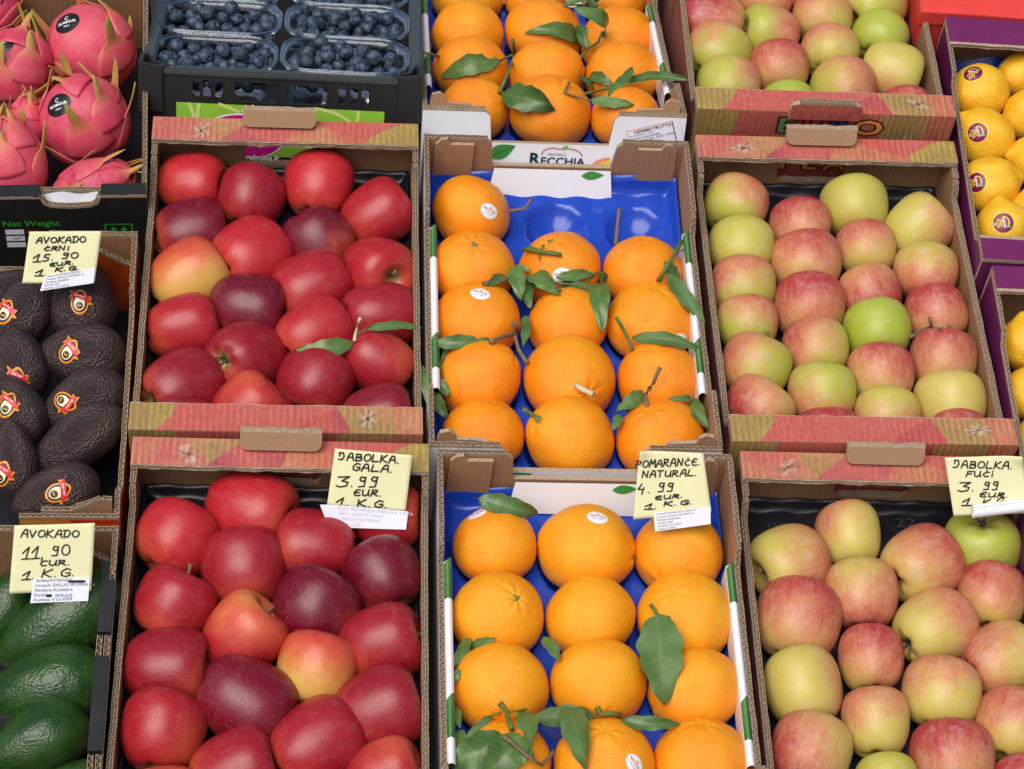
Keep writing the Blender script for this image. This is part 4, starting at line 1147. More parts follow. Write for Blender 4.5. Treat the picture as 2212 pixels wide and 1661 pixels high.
apples(G1, 'g1', 'gala', lambda x, y: (291.6 + x * .3902, 302.4 + y * .3902), 'middle crimson crate', 'crimson apples in the middle crate')
apples(G2, 'g2', 'gala', lambda x, y: (248.4 + x * .4668, 885.7 + y * .4668), 'bottom crimson crate', 'crimson apples in the bottom crate')

# ---------------- yellow-red apples: ..., darkness, blush amount, pale side, look, flags, green
F0 = [
 (265, 110, 195, 150, 160, 0, .7, .8, -20, 'crimson', '', .5), (610, -30, 182, 142, 90, 0, .3, .6, 270, 'red orange', '', .3), (648, 198, 180, 148, 168, 12, .2, .25, 180, 'green left, red right', 's', .8),
 (968, 100, 189, 150, 80, 0, .2, .3, 280, 'yellow with pink blush', '', .4), (1290, 10, 197, 145, 215, 20, .1, -.15, 240, 'yellow-green hollow-ended', '', .6), (1318, 227, 175, 147, 60, 0, .1, -.2, 200, 'plain green', '', .95),
 (320, 308, 205, 150, 60, 10, .2, .1, 290, 'green with red shoulders', '', .8), (702, 415, 193, 152, 85, 10, .35, .55, 275, 'dull red over green', '', .6), (1015, 315, 190, 152, 70, 0, .2, .15, 285, 'pink striped yellow', '', .4),
 (1390, 430, 190, 157, -20, 5, .3, .0, 60, 'yellow with red left cheek', '', .3), (385, 520, 205, 158, 80, 0, .2, .1, 200, 'green and pale orange', '', .7), (1097, 540, 217, 164, 85, 5, .3, .35, 200, 'muted red and olive', '', .6),
 (760, 660, 180, 147, 90, 0, .1, -.4, 90, 'barely showing green', '', 1.0), (1480, 690, 180, 147, 90, 0, .4, .6, 270, 'barely showing red', '', .4), (830, -95, 185, 140, 90, 0, .9, .9, 270, 'dark red cut off at the top', '', .4)]
F1 = [
 (232, 285, 168, 150, 70, 0, .35, .2, 215, 'green left, red right', '', .6), (562, 385, 163, 132, 80, 0, .4, .6, 270, 'speckled red', '', .3), (841, 292, 181, 152, 90, 20, .1, -.15, 90, 'pale yellow-green', '', .45),
 (1180, 405, 168, 147, 45, 5, .4, .1, 180, 'yellow with red right cheek and stem', 's', .35), (260, 488, 171, 134, 85, 0, .2, -.1, 90, 'yellow-green streaked', '', .5), (590, 568, 184, 148, 95, 0, .25, .55, 260, 'large dusty orange-red', '', .4),
 (900, 510, 158, 137, 90, 0, .3, .35, 280, 'red above yellow', '', .35), (1200, 630, 170, 142, 80, 0, .3, .5, 95, 'dusty red with yellow crown', '', .5), (270, 693, 178, 143, 90, 0, .2, .25, 300, 'orange-blushed green', '', .7),
 (607, 793, 192, 156, 85, 0, .45, .65, 270, 'large pinkish red', '', .4), (914, 713, 162, 132, -75, 12, .75, .8, 110, 'deep red stem-end-down', 's', .4), (1252, 818, 164, 134, -80, 5, .45, .7, 270, 'dull brick red speckled', '', .5),
 (293, 893, 165, 142, 90, 0, .2, .25, 250, 'orange shading to green', '', .85), (955, 912, 181, 143, 100, 0, .1, -.55, 200, 'bright lime green', '', 1.0), (1294, 1060, 181, 139, 85, 12, .4, .5, 275, 'red shading to green', 's', .75),
 (335, 1098, 186, 152, 70, 12, .3, .2, -30, 'olive-yellow patched', 's', .75), (643, 1013, 172, 143, 95, 14, .45, .35, -20, 'red left, yellow right', '', .5), (975, 1138, 178, 138, 90, 12, .5, .5, 235, 'red with yellow lower left', '', .5),
 (1331, 1278, 184, 147, 95, 14, .1, -.15, 60, 'pale yellow', 's', .2), (352, 1320, 170, 147, 55, 12, .6, .6, 20, 'crimson with orange streak', 's', .3), (672, 1228, 180, 137, 90, 14, .3, .25, 60, 'orange with green streaks', 's', .7),
 (1007, 1360, 172, 142, 90, 0, .3, .35, 90, 'yellow-topped red', '', .4), (708, 1452, 160, 137, 90, 14, .6, .8, 270, 'just visible red', 's', .4), (1370, 1468, 160, 137, 90, 0, .4, .6, 270, 'barely showing red', '', .4)]
F2 = [
 (365, 660, 185, 156, 200, 18, .5, .2, 160, 'yellow, red-cheeked, stem at lower left', 's', .3), (643, 538, 165, 163, 92, 0, .1, -.1, 320, 'pale yellow tall', '', .2), (990, 682, 190, 177, 22, -30, .2, .3, 220, 'striped with blossom end at left', 'c', .35),
 (1285, 557, 190, 151, -88, -38, .1, -.45, 250, 'green with blossom end on top', 'c', .9), (703, 825, 181, 171, 90, 10, .35, .45, 110, 'red-orange russeted', '', .45), (1335, 835, 170, 169, 75, 0, .4, .35, 270, 'brick red over green', '', .6),
 (400, 948, 210, 197, 75, 0, .15, .42, 250, 'large striped orange-pink', '', .2), (1053, 985, 190, 176, 25, -25, .15, .05, 215, 'yellow with pink stripes', 'c', .25), (752, 1130, 163, 163, 88, 0, .45, .5, 240, 'squarish red', '', .35),
 (1375, 1132, 180, 176, 22, -20, .4, .2, -10, 'half red half yellow', 'c', .3), (424, 1270, 196, 188, 100, 5, .15, -.15, 180, 'yellow russet-flecked', '', .25), (1093, 1305, 193, 176, 75, 0, .15, -.02, 280, 'pale yellow pink-streaked', '', .2),
 (777, 1440, 172, 180, 88, 0, .15, .02, 290, 'yellow-pink tall', '', .25), (1425, 1450, 178, 177, 70, 0, .4, .15, 280, 'red-topped yellow', '', .35), (458, 1588, 196, 192, 70, 0, .3, .45, 20, 'orange-red speckled', '', .35),
 (1143, 1595, 208, 167, 90, 0, .55, .45, 280, 'red-capped yellow', '', .3), (830, 1742, 165, 152, 90, 0, .1, -.3, 90, 'yellow-green cut off at the bottom', '', .5), (1490, 1745, 150, 162, 90, 0, .5, .7, 270, 'red cut off in the corner', '', .3)]
apples(F0, 'f0', 'fuji', lambda x, y: (1436.5 + x * .35059, y * .35059), 'EURO crate', 'mixed apples in the top crate')
apples(F1, 'f1', 'fuji', lambda x, y: (1490.5 + x * .42269, 324 + y * .42269), 'crate below EURO', 'mixed apples in the middle crate')
apples(F2, 'f2', 'fuji', lambda x, y: (1544.5 + x * .44737, 918.1 + y * .44737), 'bottom right crate', 'striped apples in the bottom crate')

# ---------------- oranges: x, y, rx, ry, stem angle, tilt, hue, look, flags (b: stem scar, n: navel)
O0 = [(385, -40, 268, 235, 90, 0, .7, 'yellowish', ''), (880, -70, 225, 225, 90, 0, .2, 'deep orange', ''), (1580, -35, 230, 225, 90, 0, .2, 'plain', ''),
 (385, 258, 270, 256, 90, 15, .35, 'smooth', ''), (950, 255, 290, 262, 60, 10, .2, 'leaf-crossed', ''), (1545, 310, 275, 262, 120, 5, .2, 'slightly pointed', ''),
 (410, 512, 280, 254, 90, 10, .2, 'twig-side', ''), (972, 556, 282, 252, 20, 10, .2, 'broad', ''), (1555, 560, 290, 250, 90, 10, .15, 'creased', ''),
 (430, 808, 262, 222, 20, 20, .1, 'under a twig', 's'), (993, 800, 305, 240, 70, 25, .1, 'large front-middle', ''), (1555, 868, 262, 225, 90, 10, .1, 'front-right', '')]
O1 = [(312, 212, 217, 190, 235, 10, .25, 'stickered', ''), (318, 520, 236, 202, 85, 50, .25, 'button-topped', 'b'), (797, 510, 231, 191, 110, 40, .12, 'twig-topped stickered', 'b'), (1260, 540, 228, 196, 90, 20, .15, 'plain', ''),
 (338, 800, 247, 202, 110, 35, .15, 'domed stickered', ''), (843, 825, 222, 198, 100, 25, .2, 'behind the leafy twig', ''), (1320, 810, 250, 212, 85, 30, .3, 'big pale', ''),
 (356, 1130, 237, 207, 35, 10, .12, 'knobbly-shouldered', ''), (855, 1125, 258, 216, -40, 62, .3, 'stem facing the viewer', 'S'), (1345, 1130, 230, 198, 130, 30, .15, 'with a twig and long leaf', ''),
 (378, 1440, 228, 202, 90, 10, .1, 'front-left', ''), (857, 1450, 248, 210, 150, 32, .35, 'with a short green stem', ''), (1354, 1450, 247, 207, 112, 40, .15, 'with an upright stem', '')]
O2 = [(357, 520, 217, 204, 90, 10, .35, 'squarish', ''), (826, 520, 254, 207, 172, -10, .5, 'with a puckered navel at its right end', 'n'), (1300, 555, 230, 202, 60, -45, .35, 'with a small navel dot', 'n'),
 (372, 880, 242, 210, 50, 50, .5, 'with a stem scar', 'b'), (847, 880, 233, 211, 110, 10, .5, 'plain round', ''), (1334, 880, 249, 209, 120, 45, .55, 'with a hanging leaf', ''),
 (385, 1243, 252, 214, -85, 55, .45, 'with a forked stem and leaves', ''), (890, 1223, 251, 214, -88, 50, .4, 'with a curled leaf pair', ''), (1386, 1253, 242, 205, 200, 0, .4, 'leaf-shaded', ''),
 (420, 1620, 230, 212, 80, 20, .3, 'half under big leaves', ''), (920, 1635, 262, 222, 90, 30, .35, 'stickered at the bottom', ''), (1435, 1622, 250, 218, 90, 20, .3, 'plain corner', '')]
ORA = {}
def scar_part(o, r=.085):
    mb = MB()
    for k in range(6):
        a = k / 6 * 2 * PI
        mb.grid(lambda u, v: Vector(((v * r * (1 + .25 * math.cos(3 * a + u))) * math.cos(a + u * PI / 3), (v * r * (1 + .25 * math.cos(3 * a + u))) * math.sin(a + u * PI / 3), .965 + .03 * (1 - v) ** .5)), 3, 4)
    return mb.build('button', M['button'], o, True)
def navel_part(o):
    mb = MB()
    mb.grid(lambda u, v: Vector((.075 * (.25 + .75 * v) * math.cos(u * 2 * PI), .075 * (.25 + .75 * v) * math.sin(u * 2 * PI), -.985 - .02 * math.sin(v * PI))), 14, 4)
    return mb.build('navel', M['button'], o, True)
def fruits_o(rows, crate, fx, where, group):
    pts = [(i, *fx(r[0], r[1])) for i, r in enumerate(rows)]
    nm = column_names(pts, ['left column', 'middle column', 'right column'])
    k_ = fx(1, 0)[0] - fx(0, 0)[0]
    for i, r in enumerate(rows):
        px, py = fx(r[0], r[1])
        o, Mx, q, mb = place('orange', crate, px, py, r[2] * k_, r[3] * k_, r[4], r[5], f'orange {r[7]}, {nm[i]}, {where}' if r[7].startswith(('with', 'behind', 'under', 'stem')) else f'{r[7]} orange, {nm[i]}, {where}', 'orange', group, variant=i + len(crate), name='orange')
        o['hu'] = min(1.0, float(r[6]) * (1.25 if crate == 'o2' else 1.0))
        if 'b' in r[8]: scar_part(o)
        if 'n' in r[8]: navel_part(o)
        ORA[(crate, i)] = (o, Mx, mb)
fruits_o(O0, 'o0', lambda x, y: (896.5 + x * .29297, y * .29297), 'top crate', 'oranges in the top crate')
fruits_o(O1, 'o1', lambda x, y: (896.5 + x * .39024, 378 + y * .39024), 'middle crate', 'oranges in the middle crate')
fruits_o(O2, 'o2', lambda x, y: (918.1 + x * .4214, 961.3 + y * .4214), 'bottom crate', 'oranges in the bottom crate')

# ---------------- lemons
LEM = {}
fxl = lambda x, y: (1436.5 + x * .35059, y * .35059)
for i, (x, y, rx, ry, A, t, fix, crate, lab) in enumerate([
 (1930, 572, 178, 164, 190, 10, (165, 185), 'p1', 'lemon with purple sticker near the box corner, topmost of the left column'), (2200, 455, 170, 130, 200, 0, (125, 175), 'p1', 'lemon with pointed tip, topmost at the right edge'),
 (1962, 846, 186, 168, 140, 12, (166, 200), 'p1', 'stickered lemon with a nipple at its upper left'), (2250, 708, 170, 155, 200, 0, (150, 180), 'p1', 'spotted lemon at the right edge, second from the top'),
 (2000, 1140, 196, 162, 15, 0, (160, 200), 'p1', 'smooth stickered lemon, third down the left column'), (2292, 985, 175, 150, 170, 0, (150, 180), 'p1', 'lemon at the right edge, third from the top'),
 (2085, 1402, 180, 160, 100, 10, (166, 180), 'p1', 'stickered lemon against the front of the purple box'), (2310, 1275, 150, 130, 0, 0, (130, 160), 'p1', 'lemon sliver at the right edge above the purple rim')]):
    px, py = fxl(x, y)
    o, Mx, q, mb = place('lemon', crate, px, py, rx * .35, ry * .35, A, t, lab, 'lemon', 'lemons in the upper purple box', zc=-.048, variant=i, name='lemon', fix=(fix[0] * .35 * 1.1, fix[1] * .35 * 1.14))
    LEM[i] = (o, Mx, mb)
fxl2 = lambda x, y: (1490.5 + x * .42269, 324 + y * .42269)
for i, (x, y, A, fix, lab) in enumerate([(1722, 985, 100, (148, 165), 'deep yellow lemon at the back of the lower purple box'), (1745, 1243, 170, (145, 170), 'lemon in the middle of the lower purple box'), (1790, 1485, 60, (140, 160), 'paler lemon lowest at the right edge')]):
    px, py = fxl2(x, y)
    place('lemon', 'p2', px, py, 60, 60, A, 8, lab, 'lemon', 'lemons in the lower purple box', zc=-.048, variant=i + 1, name='lemon', fix=(fix[0] * .4227, fix[1] * .4227))

# ---------------- avocados
AVO = {}
for i, (x, y, A, t, pr, ar, lab) in enumerate([
 (535, 490, 95, -30, 205, 235, 'dark avocado directly under the price note, blunt end forward'), (150, 570, 60, 0, 175, 235, 'dark avocado with sticker cut by the left edge, upper'), (-10, 440, 30, 0, 120, 200, 'dark avocado sliver in the far left corner'),
 (540, 845, 175, 10, 200, 222, 'stickered dark avocado, second down the right column'), (120, 915, 100, 0, 180, 205, 'dark purple avocado, second down the left column'), (540, 1140, 205, 5, 178, 232, 'stickered dark avocado, third down the right column'),
 (105, 1212, 110, 0, 180, 200, 'dark avocado, third down the left column'), (500, 1400, 215, 0, 165, 280, 'long dark avocado without sticker, leaning right'), (85, 1525, 95, 0, 150, 210, 'dark avocado with a tan stem end, lowest on the left'),
 (360, 1745, 200, 10, 170, 235, 'dark avocado behind the cut corner of the orange box')]):
    px, py = x * .33293, 486 + y * .33293
    o, Mx, q, mb = place('hass', 'av', px, py, 60, 60, A, t, lab, 'avocado', 'dark avocados', zc=-.05, variant=i, name='avocado', fix=(pr * .333 * 1.1, ar * .333 * 1.26))
    AVO[i] = (o, Mx, mb)
for i, (x, y, A, t, pr, ar, lab) in enumerate([
 (30, 745, 60, 0, 150, 235, 'green avocado half cut by the left edge behind the note'), (345, 830, 213, 10, 215, 365, 'large green avocado pointing left below the AVOKADO note'), (275, 1195, 192, 5, 205, 330, 'glossy green avocado in the middle of the box'),
 (205, 1505, 205, 15, 190, 290, 'green avocado with brown patch near the bottom edge'), (445, 1745, 180, 0, 130, 190, 'dark green avocado barely showing at the bottom')]):
    px, py = x * .38236, 1026 + y * .38236
    place('green', 'gr', px, py, 60, 60, A, t, lab, 'avocado', 'green avocados', zc=-.05, variant=i, name='avocado', fix=(pr * .382 * 1.1, ar * .382 * 1.1))

# ---------------- dragon fruit: body and curling bracts
DRA = {}
def dragon(x, y, pr, ar, A, t, lab, seed, nb=11, st=None):
    rnd = random.Random(seed)
    def body(t_, p):
        d = Vector((math.sin(t_) * math.cos(p), math.sin(t_) * math.sin(p), math.cos(t_)))
        r = 1 + .03 * noise.noise(d * 2 + Vector((seed, 0, 0)))
        w = 1 - .12 * max(0, d.z) ** 2
        return (d.x * r * w, d.y * r * w, d.z - .10 * math.exp(-(t_ / .2) ** 2))
    mb = lathe_fruit(body, 40, 28)
    pinks = [lin(206, 58, 98), lin(212, 72, 98), lin(196, 46, 92)]
    base = pinks[seed % 3]
    mb.hascol = True
    mb.c = [lerp(base, lin(216, 84, 104), max(0, v.z) * .6 + .25 * noise.noise(v * 2.5)) for v in mb.v]
    px, py = x * .33293, y * .33293
    P = un(px, py, -.052, F['dr']); s_ = (P - CAM).dot(CF) / FPX
    axis = (CR * math.cos(R(A)) + CU * math.sin(R(A))) * math.cos(R(t)) - CF * math.sin(R(t))
    q = Vector((0, 0, 1)).rotation_difference(axis) @ Quaternion((0, 0, 1), rnd.uniform(0, 6))
    k = s_ * .33293
    sdir = None
    if st:
        dx, dy = (st[0] - x) / pr, (st[1] - y) / ar
        sdir = q.inverted() @ (CR * dx - CU * dy - CF * math.sqrt(max(.05, 1 - dx * dx - dy * dy))).normalized()
    Mx = Matrix.Translation(P) @ q.to_matrix().to_4x4() @ Matrix.Diagonal((pr * k, pr * k, ar * k, 1))
    o = mb.build('dragon_fruit', M['pitaya'], None, True, M=Mx); tag(o, lab, 'dragon fruit', 'pink dragon fruit'); remember(mb, Mx)
    DRA[seed] = (o, Mx, mb)
    for b in range(nb):
        f = b / nb
        th = PI * (.86 - .72 * f) + rnd.uniform(-.06, .06); ph = b * 2.399 + rnd.uniform(-.25, .25)
        wd = rnd.uniform(.58, .80) * (1 - .38 * f); ln = rnd.uniform(1.15, 1.5) * (1 - .25 * f); curl = rnd.uniform(.5, 1.7)
        d0 = Vector((math.sin(th) * math.cos(ph), math.sin(th) * math.sin(ph), math.cos(th)))
        tang = Vector((0, 0, 1)) - d0 * d0.z; tang.normalize(); side = d0.cross(tang)
        if sdir and min((d0 * math.cos(w_) + tang * math.sin(w_)).angle(sdir) for w_ in (.1, .35, .6)) < wd + .12: continue
        lm = MB(); tip_g = rnd.uniform(.6, 1)
        def sh(u, v):
            w_ = wd * (.80 * max(0, 1 - (v / .66) ** 2.4) ** .9 + .30 * (1 - v) ** .4) + .003
            a = ln * v
            ang = ln * (v if v < .58 else .58 + (v - .58) * .75)
            bdir = (d0 * math.cos(ang) + tang * math.sin(ang))
            lift = .006 + curl * max(0, v - .55) ** 1.4 * 1.0
            sd = (u - .5) * 2 * w_
            pnt = bdir * (1.0 + lift) + side * sd
            pnt = pnt.normalized() * (1.0 + lift + .02 * (1 - abs(u - .5) * 2) - .035 * (abs(u - .5) * 2) ** 2 * (1 - v)) + side * (.34 * math.sin(b * 1.7) * max(0, v - .45) ** 1.3)
            return pnt
        def cf(u, v):
            e = abs(u - .5) * 2
            c = lerp(base, lin(222, 92, 92), .15 + .55 * v)
            c = lerp(c, lin(196, 168, 66), max(0, (v - .42) * 2.2) * tip_g + .25 * max(0, e - .8) * 2 * v)
            c = lerp(c, lin(130, 152, 62), max(0, (v - .68) * 2.4) * tip_g)
            return c
        lm.grid(sh, 8, 12, 0, cf)
        ob = lm.build('bract', M['pitaya'], o, True)
        md = ob.modifiers.new('thickness', 'SOLIDIFY'); md.thickness = .022; md.offset = -1
dragon(590, 315, 285, 300, 125, 20, 'dragon fruit with a black oval sticker near the top corner of the box', 1, 13, (432, 145))
dragon(85, 460, 255, 285, 75, 10, 'big dragon fruit cut by the left edge, second from the back', 2, 12, (0, 292))
dragon(545, 785, 290, 300, 110, 30, 'most complete dragon fruit, with a black sticker at its left and open crown', 3, 16, (375, 680))
dragon(75, 1060, 225, 300, 100, 10, 'dragon fruit in the front left corner of its box', 4)
dragon(600, 1225, 190, 285, 20, 10, 'dragon fruit lying low against the black front of the box', 5)
dragon(-80, 60, 200, 250, 60, 0, 'dragon fruit mostly outside the frame at the top left', 6, 8)
dragon(170, 800, 120, 170, 90, 0, 'small deep pink dragon fruit wedged between bigger ones', 7, 8)

# ------------------------------------------------------------------ moulded trays under the fruit
def tray(crate, mat, label, top, extra=(), flange=.0, lip=.012):
    B = SZ[crate]; t = .0085; spots = SPOTS[crate]
    c = [(p.x, p.y, p.z, r * 1.05) for p, r in spots] + list(extra)
    nx, ny = int((B - 2 * t) / .0028), int((CL - 2 * t) / .0028)
    def fn(a, b):
        x, y = t + (B - 2 * t) * a, t + (CL - 2 * t) * b
        e = min(x - t, B - t - x, CL - t - y, y - t)
        z = top + .0012 * math.sin(x * 150) * math.sin(y * 130)
        z += lip * max(0, 1 - e / .010) ** 1.5 + flange * max(0, 1 - (CL - t - y) / .03)
        for (px, py, pz, r) in c:
            d2 = (x - px) ** 2 + (y - py) ** 2
            if d2 < r * r:
                a_ = math.atan2(y - py, x - px)
                zz = pz - math.sqrt(r * r - d2) + .0005 * math.cos(a_ * 14) * (d2 / r / r)
                if zz < z: z = zz
        return Vector((x, y, max(z, -.125)))
    mb = MB(); mb.grid(fn, nx, ny)
    o = mb.build('fruit_tray', mat, None, True, M=F[crate]); tag(o, label, 'tray', 'moulded trays in the crates')
    md = o.modifiers.new('thickness', 'SOLIDIFY'); md.thickness = .0006; md.offset = -1
    return o
def cup(crate, px, py, rpx, zc=-.055):
    P = un(px, py, zc, F[crate]); r = rpx * (P - CAM).dot(CF) / FPX
    p = F[crate].inverted() @ P
    return (p.x, min(p.y, CL - .012 - r * .9), p.z + .003, r)
tray('g1', M['navy'], 'dark moulded tray under the crimson apples of the middle crate', -.080)
tray('g2', M['navy'], 'dark moulded tray under the crimson apples of the bottom crate', -.080)
tray('f0', M['navy'], 'dark moulded tray under the apples of the EURO crate', -.080)
tray('f1', M['navy'], 'dark moulded tray under the mixed apples of the middle right crate', -.080)
f2t = tray('f2', M['navy'], 'dark tray embossed 22 under the bottom striped apples', -.082)
lm = MB()
for s_, px, py, sz in (('22', 1934, 1140, .017), ('23 S 10', 1655, 1141, .009)):
    P = F['f2'].inverted() @ un(px, py, -.078, F['f2'])
    ps, w_ = text2d(s_, sz, -.01)
    for p in ps: lm.poly([Vector((P.x + x * 1.3, P.y + z, -.0765)) for x, z in p], 0)
lm.build('embossed_number', plain('embossed_plastic', (.05, .06, .09), .2, .1, 30, .6), f2t)
tray('o0', M['blue'], 'blue moulded tray in the top orange crate', -.078, lip=.02)
tray('o1', M['blue'], 'blue moulded tray with two empty cups in the middle orange crate', -.074, [cup('o1', 896.5 + 790 * .39, 378 + 235 * .39, 82), cup('o1', 896.5 + 1230 * .39, 378 + 250 * .39, 80)], .004, .02)
tray('o2', M['blue'], 'blue moulded tray in the bottom orange crate', -.076, lip=.022)
for k, B, L_, lab in (('p1', .30, .378, 'blue tray corner behind the lemons in the upper purple box'),):
    mb = MB(); mb.grid(lambda a, b: Vector((.006 + (B - .012) * a, .006 + (L_ - .012) * b, -.09 + .03 * max(0, 1 - (L_ * (1 - b)) / .03) + .006 * math.sin(a * 20) * math.sin(b * 24))), 40, 50)
    o = mb.build('fruit_tray', M['blue'], None, True, M=F[k]); tag(o, lab, 'tray', 'moulded trays in the crates')

# ------------------------------------------------------------------ punnets and blueberries
def stadium(w, d, r, z, n=8):
    pts = []
    for (sx, sy, a0) in ((1, 1, 0), (-1, 1, 90), (-1, -1, 180), (1, -1, 270)):
        for i in range(n + 1):
            a = R(a0 + 90 * i / n); pts.append(Vector((sx * (w / 2 - r) + r * math.cos(a), sy * (d / 2 - r) + r * math.sin(a), z)))
    return pts
PW, PD, PH = .1475, .103, .058
def punnet_mesh():
    mb = MB(); prof = [(-.016, -PH), (-.010, -PH + .004), (-.004, -.012), (-.003, -.002), (0, 0), (.003, -.0008), (.0035, -.005)]
    rows = [[mb.vert(p) for p in stadium(PW - .008 + 2 * o_, PD - .008 + 2 * o_, .036 + o_, z)] for o_, z in prof]
    n = len(rows[0])
    for a, b in zip(rows[:-1], rows[1:]):
        for k in range(n): mb.face((a[k], a[(k + 1) % n], b[(k + 1) % n], b[k]))
    mb.face(rows[0][::-1])
    return mb.mesh('punnet', [M['clear']], True)
pun_me = punnet_mesh()
def rim_mesh():
    mb = MB(); P = stadium(PW - .003, PD - .003, .037, .0008)
    rr_ = .0011; rows = []
    n = len(P)
    for i, p in enumerate(P):
        tn = (P[(i + 1) % n] - P[i - 1]).normalized(); nn = Vector((tn.y, -tn.x, 0))
        rows.append([mb.vert(p + nn * rr_ * math.cos(a) + Vector((0, 0, rr_ * math.sin(a)))) for a in [k / 6 * 2 * PI for k in range(6)]])
    for i in range(n):
        for k in range(6): mb.face((rows[i][k], rows[(i + 1) % n][k], rows[(i + 1) % n][(k + 1) % 6], rows[i][(k + 1) % 6]))
    return mb.mesh('rolled_rim', [M['clear']], True)
rim_me = rim_mesh()
def berry_fn(t_, p):
    d = Vector((math.sin(t_) * math.cos(p), math.sin(t_) * math.sin(p), math.cos(t_)))
    z = d.z * .84
    cr = math.exp(-((t_ - .34) / .09) ** 2) * (.10 + .07 * math.cos(5 * p)) - .22 * math.exp(-(t_ / .24) ** 2)
    return (d.x, d.y, z + cr)
berry_me = normalise(lathe_fruit(berry_fn, 20, 18)).mesh('berry_skin', [M['berry']], True)
brn = random.Random(5)
PUN = [('front left punnet', .0745, .0575, .0, 56), ('front right punnet', .2235, .0555, .006, 60), ('second-row left punnet', .0745, .160, .003, 56), ('second-row right punnet', .2235, .158, .006, 60), ('back left punnet', .0755, .262, .006, 30), ('back right punnet', .223, .260, .006, 30)]
for nm, x, y, dz, cnt in PUN:
    Mp = F['b0'] @ Matrix.Translation((x, y, -.004 + dz)) @ Matrix.Rotation(R(brn.uniform(-1.5, 1.5)), 4, 'Z')
    o = bpy.data.objects.new('punnet', pun_me); col.objects.link(o); o.matrix_world = TILT @ Mp
    tag(o, f'clear plastic {nm} in the black blueberry crate', 'punnet', 'clear punnets of blueberries')
    rm = bpy.data.objects.new('rolled_rim', rim_me); col.objects.link(rm); rm.parent = o
    balls = []
    for k in range(cnt):
        r = brn.uniform(.0070, .0093); best = None
        for _ in range(36):
            u, v = brn.uniform(-1, 1), brn.uniform(-1, 1)
            bx, by = u * (PW / 2 - .009 - r), v * (PD / 2 - .009 - r)
            if abs(u) > .82 and abs(v) > .72: continue
            z = -.033 + r
            for (qx, qy, qz, qr) in balls:
                d2 = (bx - qx) ** 2 + (by - qy) ** 2; rs = (r + qr) * .97
                if d2 < rs * rs: z = max(z, qz + math.sqrt(rs * rs - d2))
            if best is None or z < best[2]: best = (bx, by, z)
        if best is None: continue
        balls.append((*best, r))
        b = bpy.data.objects.new('blueberry', berry_me); col.objects.link(b)
        q = Quaternion((brn.uniform(-1, 1), brn.uniform(-1, 1), 0), brn.uniform(0, 1.9)) if brn.random() < .8 else Quaternion((1, 0, 0), 2.6)
        q.normalize()
        b.matrix_world = TILT @ Mp @ Matrix.Translation(best[:3]) @ q.to_matrix().to_4x4() @ Matrix.Diagonal((r, r, r, 1))
        tag(b, f'dark blue blueberry heaped in the {nm}', 'blueberry', f'blueberries in the {nm}')

# ------------------------------------------------------------------ what lies on the fruit
TREE = BVHTree.FromPolygons(ALLV, ALLF)
def surf(px, py, off=.004, z=.0):
    d = ray(px, py).normalized()
    h = TREE.ray_cast(CAM, d)
    if h[0] is not None and (CAM + d * 9 - h[0]).length > 0: P = h[0]
    else: P = un(px, py, -.04)
    return P - d * off

def decal(fruit, px, py, layers, size, rot=0):
    """sticker pressed onto one fruit where the photo shows it; layers: (polygons in unit space, material index)"""
    o, Mx, mb = fruit
    t = BVHTree.FromPolygons([Mx @ v for v in mb.v], mb.f)
    d = ray(px, py).normalized()
    h = t.ray_cast(CAM, d)
    if h[0] is None: return None
    P, N = h[0], h[1]
    if N.dot(d) > 0: N = -N
    up = CU - N * CU.dot(N); up.normalize(); rt = up.cross(N)
    c, s_ = math.cos(R(rot)), math.sin(R(rot))
    out = MB(); inv = Mx.inverted()
    for li, (polys, mi) in enumerate(layers):
        for p in polys:
            q = []
            for x, y in p:
                X, Y = (x * c - y * s_) * size, (x * s_ + y * c) * size
                w = P + rt * X + up * Y
                hh = t.ray_cast(w + N * .02, -N)
                w = hh[0] if hh[0] is not None else w
                q.append(inv @ (w + N * (.00025 + .00012 * li)))
            out.poly(q, mi)
    return out
def fan(outline, rings=3):
    """a filled outline as rings of small faces, so that it can hug a curved skin"""
    cx = sum(p[0] for p in outline) / len(outline); cy = sum(p[1] for p in outline) / len(outline); n = len(outline); res = []
    for k in range(rings):
        f0, f1 = k / rings, (k + 1) / rings
        for i in range(n):
            a, b = outline[i], outline[(i + 1) % n]
            L_ = lambda p, f: (cx + (p[0] - cx) * f, cy + (p[1] - cy) * f)
            res.append([L_(a, f0), L_(a, f1), L_(b, f1), L_(b, f0)] if k else [(cx, cy), L_(a, f1), L_(b, f1)])
    return res
def words(s_, size, x, y, bold=.02, sx=1.0, center=True):
    ps, w_ = text2d(s_, size, bold)
    ox = x - (w_ * sx / 2 if center else 0)
    return [[(ox + a * sx, y + b) for a, b in p] for p in ps]
def stick(fruit, px, py, layers, size, rot, mats, label=None):
    mb = decal(fruit, px, py, layers, size, rot)
    if mb:
        o = mb.build('sticker', [M[m_] for m_ in mats], fruit[0])
        return o
E24 = lambda a, b, cx=0, cy=0: ell(cx, cy, a, b, 24)[:-1]
def orange_sticker(fr, px, py, rot, size=.0092):
    L_ = [(fan(E24(1.18, .92)), 0), (fan(E24(1.06, .80)), 1), (words('RECCHIA', .42, 0, -.02, .02, 1.0), 2), (words('Frutta di Qualita', .17, 0, -.34, .01), 3),
          ([[(x, y + .42) for x, y in leaf_shape(0, 0, .5, .22, 10)]], 4)]
    stick(fr, px, py, L_, size, rot, ['silver', 'pure_white', 'logo_red', 'plum', 'gold'])
fo1 = lambda x, y: (896.5 + x * .39024, 378 + y * .39024)
fo2 = lambda x, y: (918.1 + x * .4214, 961.3 + y * .4214)
